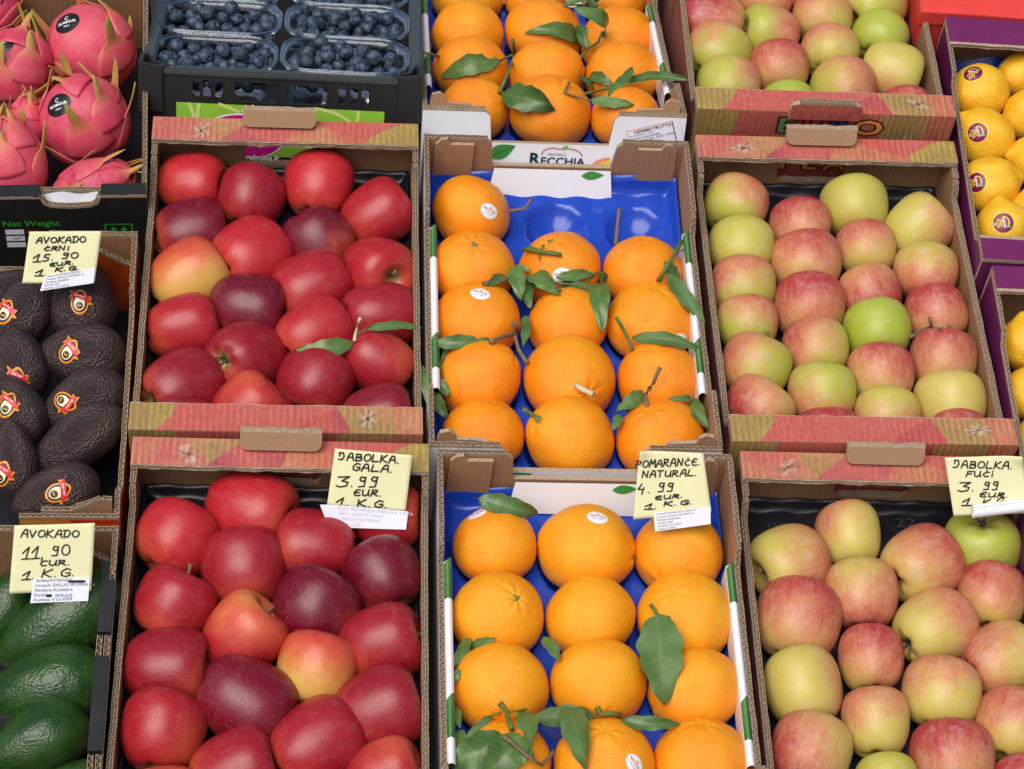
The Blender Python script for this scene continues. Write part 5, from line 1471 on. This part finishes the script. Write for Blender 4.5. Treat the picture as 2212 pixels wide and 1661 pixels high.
orange_sticker(ORA[('o1', 0)], *fo1(412, 200), -25); orange_sticker(ORA[('o1', 2)], *fo1(815, 556), 2); orange_sticker(ORA[('o1', 4)], *fo1(360, 655), -20)
orange_sticker(ORA[('o2', 0)], *fo2(265, 352), 35); orange_sticker(ORA[('o2', 1)], *fo2(885, 370), -18); orange_sticker(ORA[('o2', 8)], *fo2(1597, 1383), 60, .0085); orange_sticker(ORA[('o2', 10)], *fo2(1075, 1638), -60)
mb_ = decal(ORA[('o1', 6)], *fo1(1462, 915), [(fan(E24(1.1, .8)), 0)], .0098, 0)
if mb_: mb_.build('sticker', M['pure_white'], ORA[('o1', 6)][0])
def lemon_sticker(fr, px, py, rot):
    arc = [(x, y) for x, y in ell(-.02, .10, .5, .42, 10, 190, 20)]
    out = []
    for a, b in zip(arc[:-1], arc[1:]):
        dx, dy = b[0] - a[0], b[1] - a[1]; l = math.hypot(dx, dy); nx, ny = -dy / l * .05, dx / l * .05
        out.append([(a[0] + nx, a[1] + ny), (b[0] + nx, b[1] + ny), (b[0] - nx, b[1] - ny), (a[0] - nx, a[1] - ny)])
    L_ = [(fan(E24(1.0, 1.0)), 0), (fan(E24(.9, .9)), 1), (out, 0), ([leaf_shape(.42, .42, .42, .2, 60)], 2), (words('LIMONE', .26, 0, -.02, .03), 3), (words('SIRA', .34, 0, -.30, .03), 0), (words('CUSA', .34, 0, -.58, .03), 0), (words('IGP', .22, 0, -.80, .03), 3)]
    stick(fr, px, py, L_, .0125, rot, ['sticker_yellow', 'sticker_purple', 'lemon_leaf', 'pure_white'])
for i, x, y, rot in ((0, 1896, 446, -10), (2, 1925, 815, -70), (4, 1916, 1122, -75), (6, 2085, 1372, -80)): lemon_sticker(LEM[i], *fxl(x, y), rot)
def avo_sticker(fr, px, py, rot, size=.0138):
    egg = lambda k: [((.52 - .12 * max(0, math.sin(a)) ) * k * math.cos(a), .72 * k * math.sin(a) * (1.0 if math.sin(a) < 0 else 1.12)) for a in [i / 26 * 2 * PI for i in range(26)]]
    rib = [(-.78, .52), (-.66, .62), (-.78, .80), (.62, .42), (.80, .46), (.72, .26), (.90, .10), (.70, .08), (.62, .04)]
    rib = [(-.70, .40), (-.58, .62), (-.72, .84), (.0, .70), (.74, .44), (.66, .22), (.86, .02), (.62, -.02), (-.05, .30)]
    big = [(x * 1.14, (y - .42) * 1.35 + .42) for x, y in rib]
    L_ = [(fan(egg(1.28)), 0), (fan(big), 0), (fan(egg(1.08)), 1), (fan([(x, y - .06) for x, y in egg(.80)]), 2), (fan([(x, y - .26) for x, y in E24(.28, .28)]), 3), (words('luna', .22, 0, -.32, .02), 4), (fan(rib), 5), ]
    txt = words('Que rico!', .22, -.02, .44, .02)
    L_.append(([[(x * .96 - (y - .5) * -.25, y - .25 * x + .0) for x, y in p] for p in txt], 6))
    stick(fr, px, py, L_, size, rot, ['sticker_orange', 'sticker_black', 'sticker_cream', 'pit_brown', 'sticker_yellow', 'ribbon_red', 'pure_white'])
fav = lambda x, y: (x * .33293, 486 + y * .33293)
for i, x, y, rot in ((0, 515, 500, 0), (1, 28, 565, -15), (3, 440, 822, -30), (4, 108, 1015, -5), (5, 415, 1145, -115), (6, 42, 1172, -15), (8, 5, 1620, -20), (9, 372, 1735, -65)): avo_sticker(AVO[i], *fav(x, y), rot)
def dragon_sticker(fr, px, py, rot):
    swirl = ell(0, .36, .17, .17, 10, 40, 330)
    sw = [[(a[0] * 1, a[1]), (b[0], b[1]), (b[0] * .7, .36 + (b[1] - .36) * .7), (a[0] * .7, .36 + (a[1] - .36) * .7)] for a, b in zip(swirl[:-1], swirl[1:])]
    L_ = [(fan(E24(1.0, .86), 4), 0), (sw, 1), (words('GLAMOUR', .30, 0, -.10, .03, 1.0), 1), (words('FRESH', .17, 0, -.40, .02), 1)]
    mb = decal(fr, px, py, L_, .0158, rot)
    if mb: mb.build('sticker', [M['sticker_black'], M['pure_white']], fr[0])
dragon_sticker(DRA[1], 432 * .33293, 145 * .33293, 15); dragon_sticker(DRA[3], 375 * .33293, 680 * .33293, 18); dragon_sticker(DRA[2], 0, 292 * .33293, 40)

# ------------------------------------------------------------------ citrus leaves and twigs
def leaf_mesh(P0, P1, width, nrm, bow, fold, curl, dark):
    ax = P1 - P0; L_ = ax.length; ax = ax / L_
    side = nrm.cross(ax).normalized(); up = ax.cross(side)
    mb = MB()
    g0, g1 = lerp((.105, .20, .042), (.040, .100, .022), dark), lerp((.16, .26, .085), (.075, .155, .038), dark)
    k1 = rng.uniform(-1, 1)
    def fn(u, v):
        w = width * .5 * (math.sin(PI * min(1, v ** .82)) ** .68 if 0 < v < 1 else 0) * (1 - .12 * v) * (1 + .07 * math.sin(v * 23 + k1 * 9))
        s_ = (u - .5) * 2
        h = bow * L_ * math.sin(PI * v) + fold * width * abs(s_) ** 1.4 * (math.sin(PI * v)) + curl * width * s_ * abs(s_) * v
        h += .06 * width * math.sin(v * 13 + k1 * 3) * s_ ** 2 + .10 * width * math.sin(v * 5 + k1 * 5) * s_
        return P0 + ax * (L_ * v) + side * (w * s_ + .05 * L_ * k1 * math.sin(PI * v)) + up * h
    def cf(u, v):
        s_ = abs(u - .5) * 2
        c = lerp(g0, g1, .2 + .25 * noise.noise(Vector((u * 2 + k1 * 9, v * 3, k1))) + .55 * max(0, math.sin((v * 9 - s_ * 1.6) * 2 * PI)) ** 8)
        c = lerp(c, (.30, .24, .07), max(0, s_ - .86) * 3 * max(0, noise.noise(Vector((v * 6, k1 * 20, 0))) + .2))
        if s_ < .07: c = lerp(c, (.16, .22, .07), .45)
        return c
    mb.grid(fn, 14, 40, 0, cf)
    return mb
def leaf_at(b, t_, wpx, parent, name='leaf', bow=.08, fold=.12, curl=.0, dark=.4, lift=(.004, .006), M_inv=None, facing=.5):
    P0, P1 = surf(*b, lift[0]), surf(*t_, lift[1])
    mid = surf((b[0] + t_[0]) / 2, (b[1] + t_[1]) / 2, .004)
    s_ = (P0 - CAM).dot(CF) / FPX
    nrm = (-CF + Vector((0, 0, facing))).normalized()
    chord = (P0 + P1) / 2
    need = (mid - chord).dot(-CF)
    L_ = (P1 - P0).length
    bw = max(bow, need / max(L_, .01) * 1.0)
    bw = min(bw, .35)
    mb = leaf_mesh(P0, P1, wpx * s_, nrm, bw, fold, curl, dark)
    return finish_on(mb, name, M['leaf'], parent)
def finish_on(mb, name, mat, parent):
    if parent is not None:
        inv = parent.matrix_world.inverted() @ TILT
        mb.v = [inv @ v for v in mb.v]
    return mb.build(name, mat, parent, True)
def twig_at(pts, rpx, parent, name='stem', mat='stem', offs=None, cut=True):
    P = [surf(p[0], p[1], (p[2] if len(p) > 2 else .005)) for p in pts]
    s_ = (P[0] - CAM).dot(CF) / FPX
    mb = MB(); n = len(P)
    Q = [P[0]]
    for a, b in zip(P[:-1], P[1:]): Q += [(a + b) / 2 + Vector((rng.uniform(-1, 1), rng.uniform(-1, 1), rng.uniform(-1, 1))) * .0006, b]
    rad = [rpx * s_ * (1.15 if i in (0, len(Q) - 1) else rng.uniform(.82, 1.05)) for i in range(len(Q))]
    mb.tube(Q, rad, 8)
    return finish_on(mb, name, M[mat], parent)
fo0 = lambda x, y: (896.5 + x * .29297, y * .29297)
fg1 = lambda x, y: (291.6 + x * .3902, 302.4 + y * .3902)
def spray(label, fx, k, stems, leaves, cat='twig', group=None):
    """a loose sprig: its own thing, stems and leaves as parts"""
    first = surf(*fx(*stems[0][0][0][:2]) if isinstance(stems[0][0][0], tuple) else fx(*leaves[0][0]), .004)
    e = empty('leafy_twig', Matrix.Translation(first)); tag(e, label, cat, group)
    grow(e, fx, k, stems, leaves)
    return e
def grow(parent, fx, k, stems, leaves):
    for st in stems:
        pts, r = st[0], st[1]; mt = st[2] if len(st) > 2 else 'green_stem'
        twig_at([(*fx(p[0], p[1]), *(p[2:3])) for p in pts], r * k, parent, 'stem', mt)
    for lf in leaves:
        b, t_, w = lf[0], lf[1], lf[2]; kw = lf[3] if len(lf) > 3 else {}
        leaf_at(fx(*b), fx(*t_), w * k, parent, **kw)
k0, k1_, k2 = .29297, .39024, .4214
TG = 'orange leaf sprigs lying on the fruit'
# top crate
spray('sprig with one flat leaf beside a bare upright twig, left of the top orange crate', fo0, k0, [([(722, 295, .02), (735, 410, .012), (690, 520, .008), (620, 685, .004)], 13, 'green_stem'), ([(715, 405, .012), (625, 448, .008)], 7)],
      [((628, 448), (188, 570), 165, dict(fold=.05)), ((640, 690), (1010, 775), 215, dict(dark=.8, curl=.25, lift=(.004, .014)))], group=TG)
spray('three-leaf sprig high between the middle and right oranges of the top crate', fo0, k0, [([(1230, 415, .003), (1290, 350, .008), (1350, 310, .012), (1385, 230, .012)], 10)],
      [((1225, 315), (806, 240), 130, dict(fold=.18)), ((1380, 250), (1165, 55), 165, dict(dark=.45, curl=.1)), ((1275, 355), (1205, 175), 120, dict(dark=.8))], group=TG)
spray('pair of small leaves at the top edge between the oranges', fo0, k0, [([(1140, 35, .004), (1240, 40, .006)], 7)], [((1100, 45), (1330, 20), 130, dict(dark=.6)), ((1290, 100), (1330, -60), 100, dict(dark=.3))], group=TG)
spray('long dark leaf sprig reaching right over the white crate edge', fo0, k0, [([(1250, 690, .004), (1420, 650, .006), (1540, 600, .008)], 9)],
      [((1530, 605), (2045, 590), 85, dict(dark=.75, lift=(.01, .02), fold=.2)), ((1420, 705), (1605, 490), 85, dict(dark=.4, lift=(.006, .014))), ((1450, 620), (1255, 580), 90, dict(dark=.75)), ((1270, 660), (1210, 560), 80, dict(dark=.8))], group=TG)
grow(ORA[('o0', 10)][0], fo0, k0, [([(1140, 605, .014), (1100, 680, .006), (1190, 712, .005), (1300, 742, .006)], 9, 'stem')], [((1290, 738), (1615, 770), 95, dict(fold=.05, dark=.2))])
grow(ORA[('o0', 6)][0], fo0, k0, [([(170, 415, .004), (100, 395, .012), (20, 375, .016)], 11)], [])
# middle crate
grow(ORA[('o1', 0)][0], fo1, k1_, [([(525, 198, .001), (600, 190, .006), (648, 130, .012)], 9, 'stem')], [])
grow(ORA[('o1', 3)][0], fo1, k1_, [([(1110, 385, .002), (1120, 280, .012), (1130, 188, .02)], 10, 'stem')], [])
grow(ORA[('o1', 2)][0], fo1, k1_, [([(600, 412, .012), (690, 425, .008), (810, 440, .006)], 10, 'green_stem'), ([(690, 425, .008), (715, 385, .01)], 7), ([(680, 430, .008), (690, 470, .006)], 4)], [((700, 430), (610, 405), 35, dict(dark=.3)), ((720, 430), (800, 438), 30, dict(dark=.3))])
spray('big sprig of curled leaves lying across the centre of the middle orange crate', fo1, k1_, [([(380, 600, .010), (480, 578, .010), (600, 570, .010), (740, 610, .008), (800, 640, .006)], 11, 'stem'), ([(600, 570, .01), (800, 600, .01), (900, 610, .008), (1000, 625, .008)], 8), ([(920, 610, .008), (1010, 540, .008)], 6)],
      [((500, 560), (400, 610), 70, dict(dark=.7)), ((540, 505), (590, 690), 100, dict(dark=.3, curl=.2, lift=(.012, .01))), ((590, 600), (640, 735), 130, dict(dark=.85)), ((620, 555), (800, 660), 100, dict(dark=.4, curl=.15, lift=(.012, .008))),
       ((590, 590), (760, 640), 70, dict(dark=.8)), ((780, 570), (995, 545), 65, dict(dark=.45, lift=(.01, .01))), ((800, 600), (1000, 640), 55, dict(dark=.7)), ((1030, 530), (1050, 610), 55, dict(dark=.3)), ((1000, 600), (1038, 870), 125, dict(dark=.5, curl=.1, lift=(.012, .014))), ((560, 510), (640, 530), 40, dict(dark=.3))], group=TG)
grow(ORA[('o1', 6)][0], fo1, k1_, [([(1345, 590, .003), (1400, 500, .014), (1475, 365, .026)], 12, 'green_stem'), ([(1440, 430, .02), (1500, 408, .022), (1508, 460, .02)], 5)], [((1385, 480), (1465, 590), 75, dict(dark=.7)), ((1400, 540), (1605, 820), 95, dict(dark=.6, lift=(.012, .02)))])
spray('sprig with a pale broken twig between the left oranges of the middle crate', fo1, k1_, [([(420, 922, .012), (500, 890, .012), (570, 868, .014), (545, 820, .02)], 14, 'stem'), ([(550, 880, .012), (575, 970, .010), (625, 1045, .006)], 11, 'stem')],
      [((345, 912), (70, 935), 85, dict(dark=.65, lift=(.01, .016))), ((330, 915), (415, 910), 30, dict(dark=.2)), ((610, 780), (600, 950), 60, dict(dark=.7)), ((170, 990), (140, 1060), 50, dict(dark=.6))], group=TG)
grow(ORA[('o1', 9)][0], fo1, k1_, [([(1115, 790, .03), (1160, 870, .016), (1205, 970, .003)], 11, 'green_stem')], [((1200, 905), (1585, 965), 85, dict(dark=.55, lift=(.014, .022), fold=.2))])
grow(ORA[('o1', 8)][0], fo1, k1_, [([(893, 1165, .001), (935, 1190, .012), (985, 1212, .022)], 17, 'cut')], [])
grow(ORA[('o1', 11)][0], fo1, k1_, [([(685, 1352, .001), (640, 1320, .008), (597, 1294, .014)], 13, 'green_stem')], [((690, 1360), (660, 1335), 40, dict(dark=.1))])
grow(ORA[('o1', 12)][0], fo1, k1_, [([(1288, 1282, .001), (1275, 1215, .012), (1320, 1150, .02), (1355, 1068, .028)], 13, 'stem')], [((1260, 1200), (1115, 1310), 95, dict(dark=.4, curl=.2)), ((1500, 1265), (1625, 1410), 100, dict(dark=.4, lift=(.01, .012), fold=.3)), ((1400, 1240), (1510, 1270), 40, dict(dark=.6)), ((1140, 1330), (1095, 1410), 60, dict(dark=.4))])
spray('leaf cluster hanging over the left wall beside the middle oranges', fo1, k1_, [([(100, 1145, .010), (75, 1170, .012)], 6)], [((80, 1050), (150, 1120), 100, dict(dark=.3, curl=.2)), ((110, 1130), (190, 1225), 70, dict(dark=.35)), ((25, 1050), (70, 1270), 70, dict(dark=.35, lift=(.012, .012))), ((80, 1200), (180, 1340), 90, dict(dark=.5))], group=TG)
# bottom crate
spray('curled dark leaf behind the back left orange of the bottom crate', fo2, k2, [([(270, 272, .03), (300, 280, .03)], 4)], [((275, 275), (575, 350), 120, dict(dark=.7, lift=(.03, .02), curl=.3))], group=TG)
grow(ORA[('o2', 5)][0], fo2, k2, [([(1255, 890, .001), (1190, 870, .008), (1155, 818, .012)], 10, 'green_stem')], [((1190, 872), (1222, 1335), 240, dict(dark=.45, bow=.06, fold=.1, lift=(.012, .016)))])
spray('two leaves at the left wall of the bottom orange crate', fo2, k2, [([(230, 1040, .006), (222, 1010, .006)], 5)], [((228, 1040), (370, 990), 50, dict(dark=.3)), ((225, 990), (130, 1155), 65, dict(dark=.4)), ((180, 1150), (120, 1230), 50, dict(dark=.5))], group=TG)
spray('narrow leaf wedged between left and middle oranges of the bottom crate', fo2, k2, [([(603, 990, .004), (612, 1000, .004)], 4)], [((605, 990), (695, 1110), 70, dict(dark=.45))], group=TG)
grow(ORA[('o2', 6)][0], fo2, k2, [([(385, 1325, .002), (420, 1370, .010), (445, 1455, .008)], 14, 'green_stem'), ([(420, 1370, .01), (520, 1355, .008)], 6), ([(390, 1370, .006), (340, 1390, .008)], 6)], [((345, 1388), (200, 1510), 50, dict(dark=.5)), ((500, 1360), (540, 1550), 120, dict(dark=.35, curl=.15))])
spray('broad dark leaf sprig over the front left orange of the bottom crate', fo2, k2, [([(400, 1490, .010), (520, 1590, .012), (600, 1640, .010), (660, 1570, .014)], 12, 'stem')], [((400, 1490), (110, 1640), 190, dict(dark=.75)), ((510, 1500), (290, 1700), 200, dict(dark=.7)), ((400, 1490), (560, 1600), 110, dict(dark=.35, curl=.2)), ((130, 1330), (180, 1450), 60, dict(dark=.5)), ((190, 1460), (140, 1580), 65, dict(dark=.5))], group=TG)
grow(ORA[('o2', 7)][0], fo2, k2, [([(880, 1345, .002), (900, 1385, .010), (960, 1375, .012), (1000, 1388, .014)], 13, 'green_stem'), ([(880, 1375, .008), (830, 1390, .008)], 6)], [((870, 1400), (540, 1400), 130, dict(dark=.7, lift=(.010, .010))), ((740, 1330), (830, 1640), 150, dict(dark=.45, curl=.25, lift=(.012, .010)))])
spray('long dark leaf in the gap behind the front right orange', fo2, k2, [([(1010, 1418, .004), (1030, 1415, .004)], 4)], [((1005, 1415), (1310, 1430), 80, dict(dark=.85))], group=TG)
spray('small leaf end at the right wall of the bottom orange crate', fo2, k2, [([(1635, 1420, .006), (1638, 1440, .006)], 4)], [((1632, 1415), (1650, 1520), 30, dict(dark=.5))], group=TG)
spray('loose orange-tree twig with two leaves lying on the crimson apples', fg1, k1_, [([(1245, 988, .026), (1232, 1040, .014), (1215, 1110, .006)], 9, 'cut'), ([(1228, 1075, .01), (1285, 1045, .012)], 4)], [((1205, 1130), (890, 1165), 105, dict(dark=.2, bow=.1)), ((1280, 1045), (1588, 1040), 55, dict(dark=.25, lift=(.012, .016), fold=.2))], group=TG)
ff1 = lambda x, y: (1490.5 + x * .42269, 324 + y * .42269)
spray('dry withered leaf and stalk between two apples below the EURO crate', ff1, .4227, [([(1225, 858, .010), (1232, 900, .006), (1180, 925, .005), (1125, 955, .006)], 9, 'stem'), ([(1232, 905, .006), (1280, 915, .006)], 6, 'stem')], [], group=TG)

# ------------------------------------------------------------------ handwritten price notes
ncount = 0
def note(label, corners, anchor, az, texts, strip=None, curl=None, rolled=None, seed=0, wpx=2.9):
    """corners tl, tr, br, bl in the photo; anchor: where the note rests on the board edge"""
    rnd = random.Random(seed)
    P = un(*anchor, az); N = (-CF + Vector((0, -.45, .15))).normalized()
    tl, tr, br, bl = corners
    def lift(a, b):
        h = .0006 * math.sin(a * 5 + seed) * math.sin(b * 4 + seed * 2)
        if curl: h += .008 * max(0, 1 - math.hypot((a - curl[0]) * 1.2, (b - curl[1]) * 1.2) / .34) ** 2
        return h
    def mapf(x, y, h=0):
        b = (y - (tl[1] + tr[1]) / 2) / ((bl[1] + br[1] - tl[1] - tr[1]) / 2)
        xl, xr = tl[0] + (bl[0] - tl[0]) * b, tr[0] + (br[0] - tr[0]) * b
        return on_plane(x, y, P, N) + N * (h + lift((x - xl) / (xr - xl), b))
    mb = MB()
    def fn(a, b):
        x = (tl[0] * (1 - a) + tr[0] * a) * (1 - b) + (bl[0] * (1 - a) + br[0] * a) * b
        y = (tl[1] * (1 - a) + tr[1] * a) * (1 - b) + (bl[1] * (1 - a) + br[1] * a) * b
        return mapf(x, y)
    mb.grid(fn, 20, 20)
    o = mb.build('price_note', M['paper'], None, True); tag(o, label, 'price note', 'yellow handwritten price notes')
    md = o.modifiers.new('thickness', 'SOLIDIFY'); md.thickness = .0002; md.offset = -1
    ink = MB()
    for tx in texts: ribbon(ink, hand(*tx, rnd), wpx, mapf, 0, .0010)
    ink.build('handwriting', M['ink'], o)
    if strip:
        pts, lines, inkm, sz = strip[:4]
        sm = MB()
        def Q(u, v, h):       # u along, v down, in the strip quad
            a, b, c, d = pts
            x = (a[0] * (1 - u) + b[0] * u) * (1 - v) + (d[0] * (1 - u) + c[0] * u) * v
            y = (a[1] * (1 - u) + b[1] * u) * (1 - v) + (d[1] * (1 - u) + c[1] * u) * v
            return mapf(x, y, h)
        bend = strip[4] if len(strip) > 4 else 0
        sm.grid(lambda u, v: Q(u, v, .0016 + bend * max(0, .25 - u) ** 2), 12, 6)
        so = sm.build('origin_label', M['white_paper'], o, True)
        tm = MB(); n = len(lines); wpix = math.hypot(pts[1][0] - pts[0][0], pts[1][1] - pts[0][1]); hpix = math.hypot(pts[3][0] - pts[0][0], pts[3][1] - pts[0][1])
        for i, ln in enumerate(lines):
            ps, w_ = text2d(ln, 1.0, .0)
            fs = hpix * .92 / n * .97
            for p in ps: tm.poly([Q(.05 + x * fs / wpix * sz, (i + .80) / (n + .15) - y * fs / hpix, .0021 + bend * .0) for x, y in p], 0)
        tm.build('label_text', M[inkm], so)
    return o, mapf
n1, _ = note('price note AVOKADO ČRNI 15.90 pinned over the dark avocados', ((64, 500), (219, 499.5), (204, 611), (48, 612)), (140, 560), .028,
     [("AVOKADO", 78, 188, 525, 523, 13), ("ČRNI", 94, 154, 541, 540, 9.5), ("15.", 71, 120, 566, 561, 16), ("90", 133, 172, 558, 556, 12.5), ("EUR.", 106, 164, 575, 569, 8), ("1.", 75, 108, 596, 594, 13), ("K.G.", 119, 176, 586, 581, 8.5)],
     (((98, 594), (206, 578), (202, 611), (87, 628)), ['Artikel:AVOKADO EKSTRA', 'Uvoznik: DALLAS SKUPINA d.o', 'Plemljeva 8,Ljubljana', 'Poreklo:Čile', 'Kvaliteta: II Lot:0204'], 'grey_ink', .98), seed=1)
n2, mp2 = note('price note AVOKADO 11,90 above the green avocados', ((31, 1135), (205, 1129.5), (197, 1276), (20, 1282)), (120, 1190), .026,
     [("AVOKADO", 45, 174, 1160, 1160, 16), ("11,", 47, 98, 1208, 1205, 26), ("90", 111, 154, 1200, 1197, 23), ("CUR.", 85, 156, 1222, 1219, 12), ("1.", 47, 80, 1252, 1249, 19), ("K.G.", 90, 168, 1247, 1243, 17)],
     (((73, 1248), (195, 1245.5), (191, 1297), (66, 1302)), ['Artikel:AVOKADO', 'Uvoznik: DALLAS SKUPINA d.o', 'Plemljeva 8,Ljubljana', 'Poreklo:', 'Kvaliteta: II Lot:0204'], 'grey_ink', 1.0), seed=2)
im = MB(); ribbon(im, [[(150, 1254.5), (183, 1254)]], 5, mp2, 0, .0026); ribbon(im, [[(103, 1285.5), (110, 1285)]], 6, mp2, 0, .0026)
im.build('crossed_out_bar', M['ink'], n2)
im = MB(); ribbon(im, hand('AFRIKA', 119, 157, 1288, 1287, 6, random.Random(3)), .9, mp2, 0, .0026); im.build('pen_word', M['blue_ink'], n2)
note('price note JABOLKA GALA 3.99 with torn white strip along its foot', ((723.5, 969), (891, 983), (876, 1104), (706.5, 1091)), (800, 1016), .012,
     [("JABOLKA.", 731, 866, 993, 1001, 16), ("GALA.", 760, 852, 1016, 1021, 15), ("3.", 726, 772, 1051, 1051, 22), ("99", 773, 820, 1051, 1053, 22), ("EUR.", 763, 828, 1070, 1072, 13), ("1.", 725, 760, 1093, 1092, 18), ("K.G.", 772, 842, 1094, 1097, 15)],
     (((692, 1086), (882, 1104), (877, 1143), (712, 1138)), ['POREKLO: SLOVENIJA JABOLKA SVEZA', 'RAZRED: I  SORTA: GALA', 'PAKIRANO V SLOVENIJI', 'DATUM: 12.03.'], 'faint_ink', .9, .09), seed=4, wpx=3.2)
note('price note POMARANČE NATURAL 4.99 with a peeling corner', ((1381, 972), (1519, 979), (1537, 1106), (1368, 1122)), (1450, 1000), .050,
     [("POMARANČE.", 1372, 1515, 1010, 1004, 16), ("NATURAL.", 1387, 1508, 1031, 1027, 14), ("4.", 1376, 1410, 1065, 1064, 21), ("99", 1420, 1459, 1062, 1060, 19), ("EUR.", 1414, 1479, 1079, 1073, 9), ("1.", 1392, 1424, 1100, 1098, 12), ("K.G.", 1434, 1501, 1092, 1087, 9.5)],
     (((1411, 1107), (1534, 1093), (1535, 1131), (1415, 1147)), ['Artikel:POMARANČA LANE LAT', 'Uvoznik: DALLAS SKUPINA d.o', 'Plemljeva 8,Ljubljana', 'Poreklo:Italija', 'Kvaliteta: II Lot:2603', 'olupek ni užiten'], 'grey_ink', 1.05), curl=(0, 0), seed=5)
n5, mp5 = note('price note JABOLKA FUČI 3.99 at the right edge with a rolled white label', ((2041, 988.5), (2205, 983), (2232, 1108), (2060, 1114.5)), (2130, 1035), .012,
     [("JABOLKA.", 2058, 2190, 1010, 1013, 16), ("FUČI", 2086, 2150, 1029, 1029, 12), ("3.", 2068, 2112, 1061, 1060, 21), ("99", 2123, 2160, 1057, 1058, 18), ("EUR.", 2114, 2182, 1073, 1074, 10), ("1.", 2077, 2110, 1092, 1090, 16), ("K.G.", 2122, 2182, 1091, 1086, 14)], curl=(1, 0), seed=6)
mb = MB(); a, b = mp5(2098, 1102, .006), mp5(2235, 1086, .006); ax = (b - a).normalized(); rad = 15.5 * (a - CAM).dot(CF) / FPX
u_ = ax.cross(CF).normalized(); v_ = ax.cross(u_)
mb.grid(lambda p, q: a + (b - a) * p + (u_ * math.cos(q * 2 * PI * 1.15) + v_ * math.sin(q * 2 * PI * 1.15)) * (rad * (.82 + .18 * q)), 4, 40)
mb.build('rolled_label', M['white_paper'], n5, True)
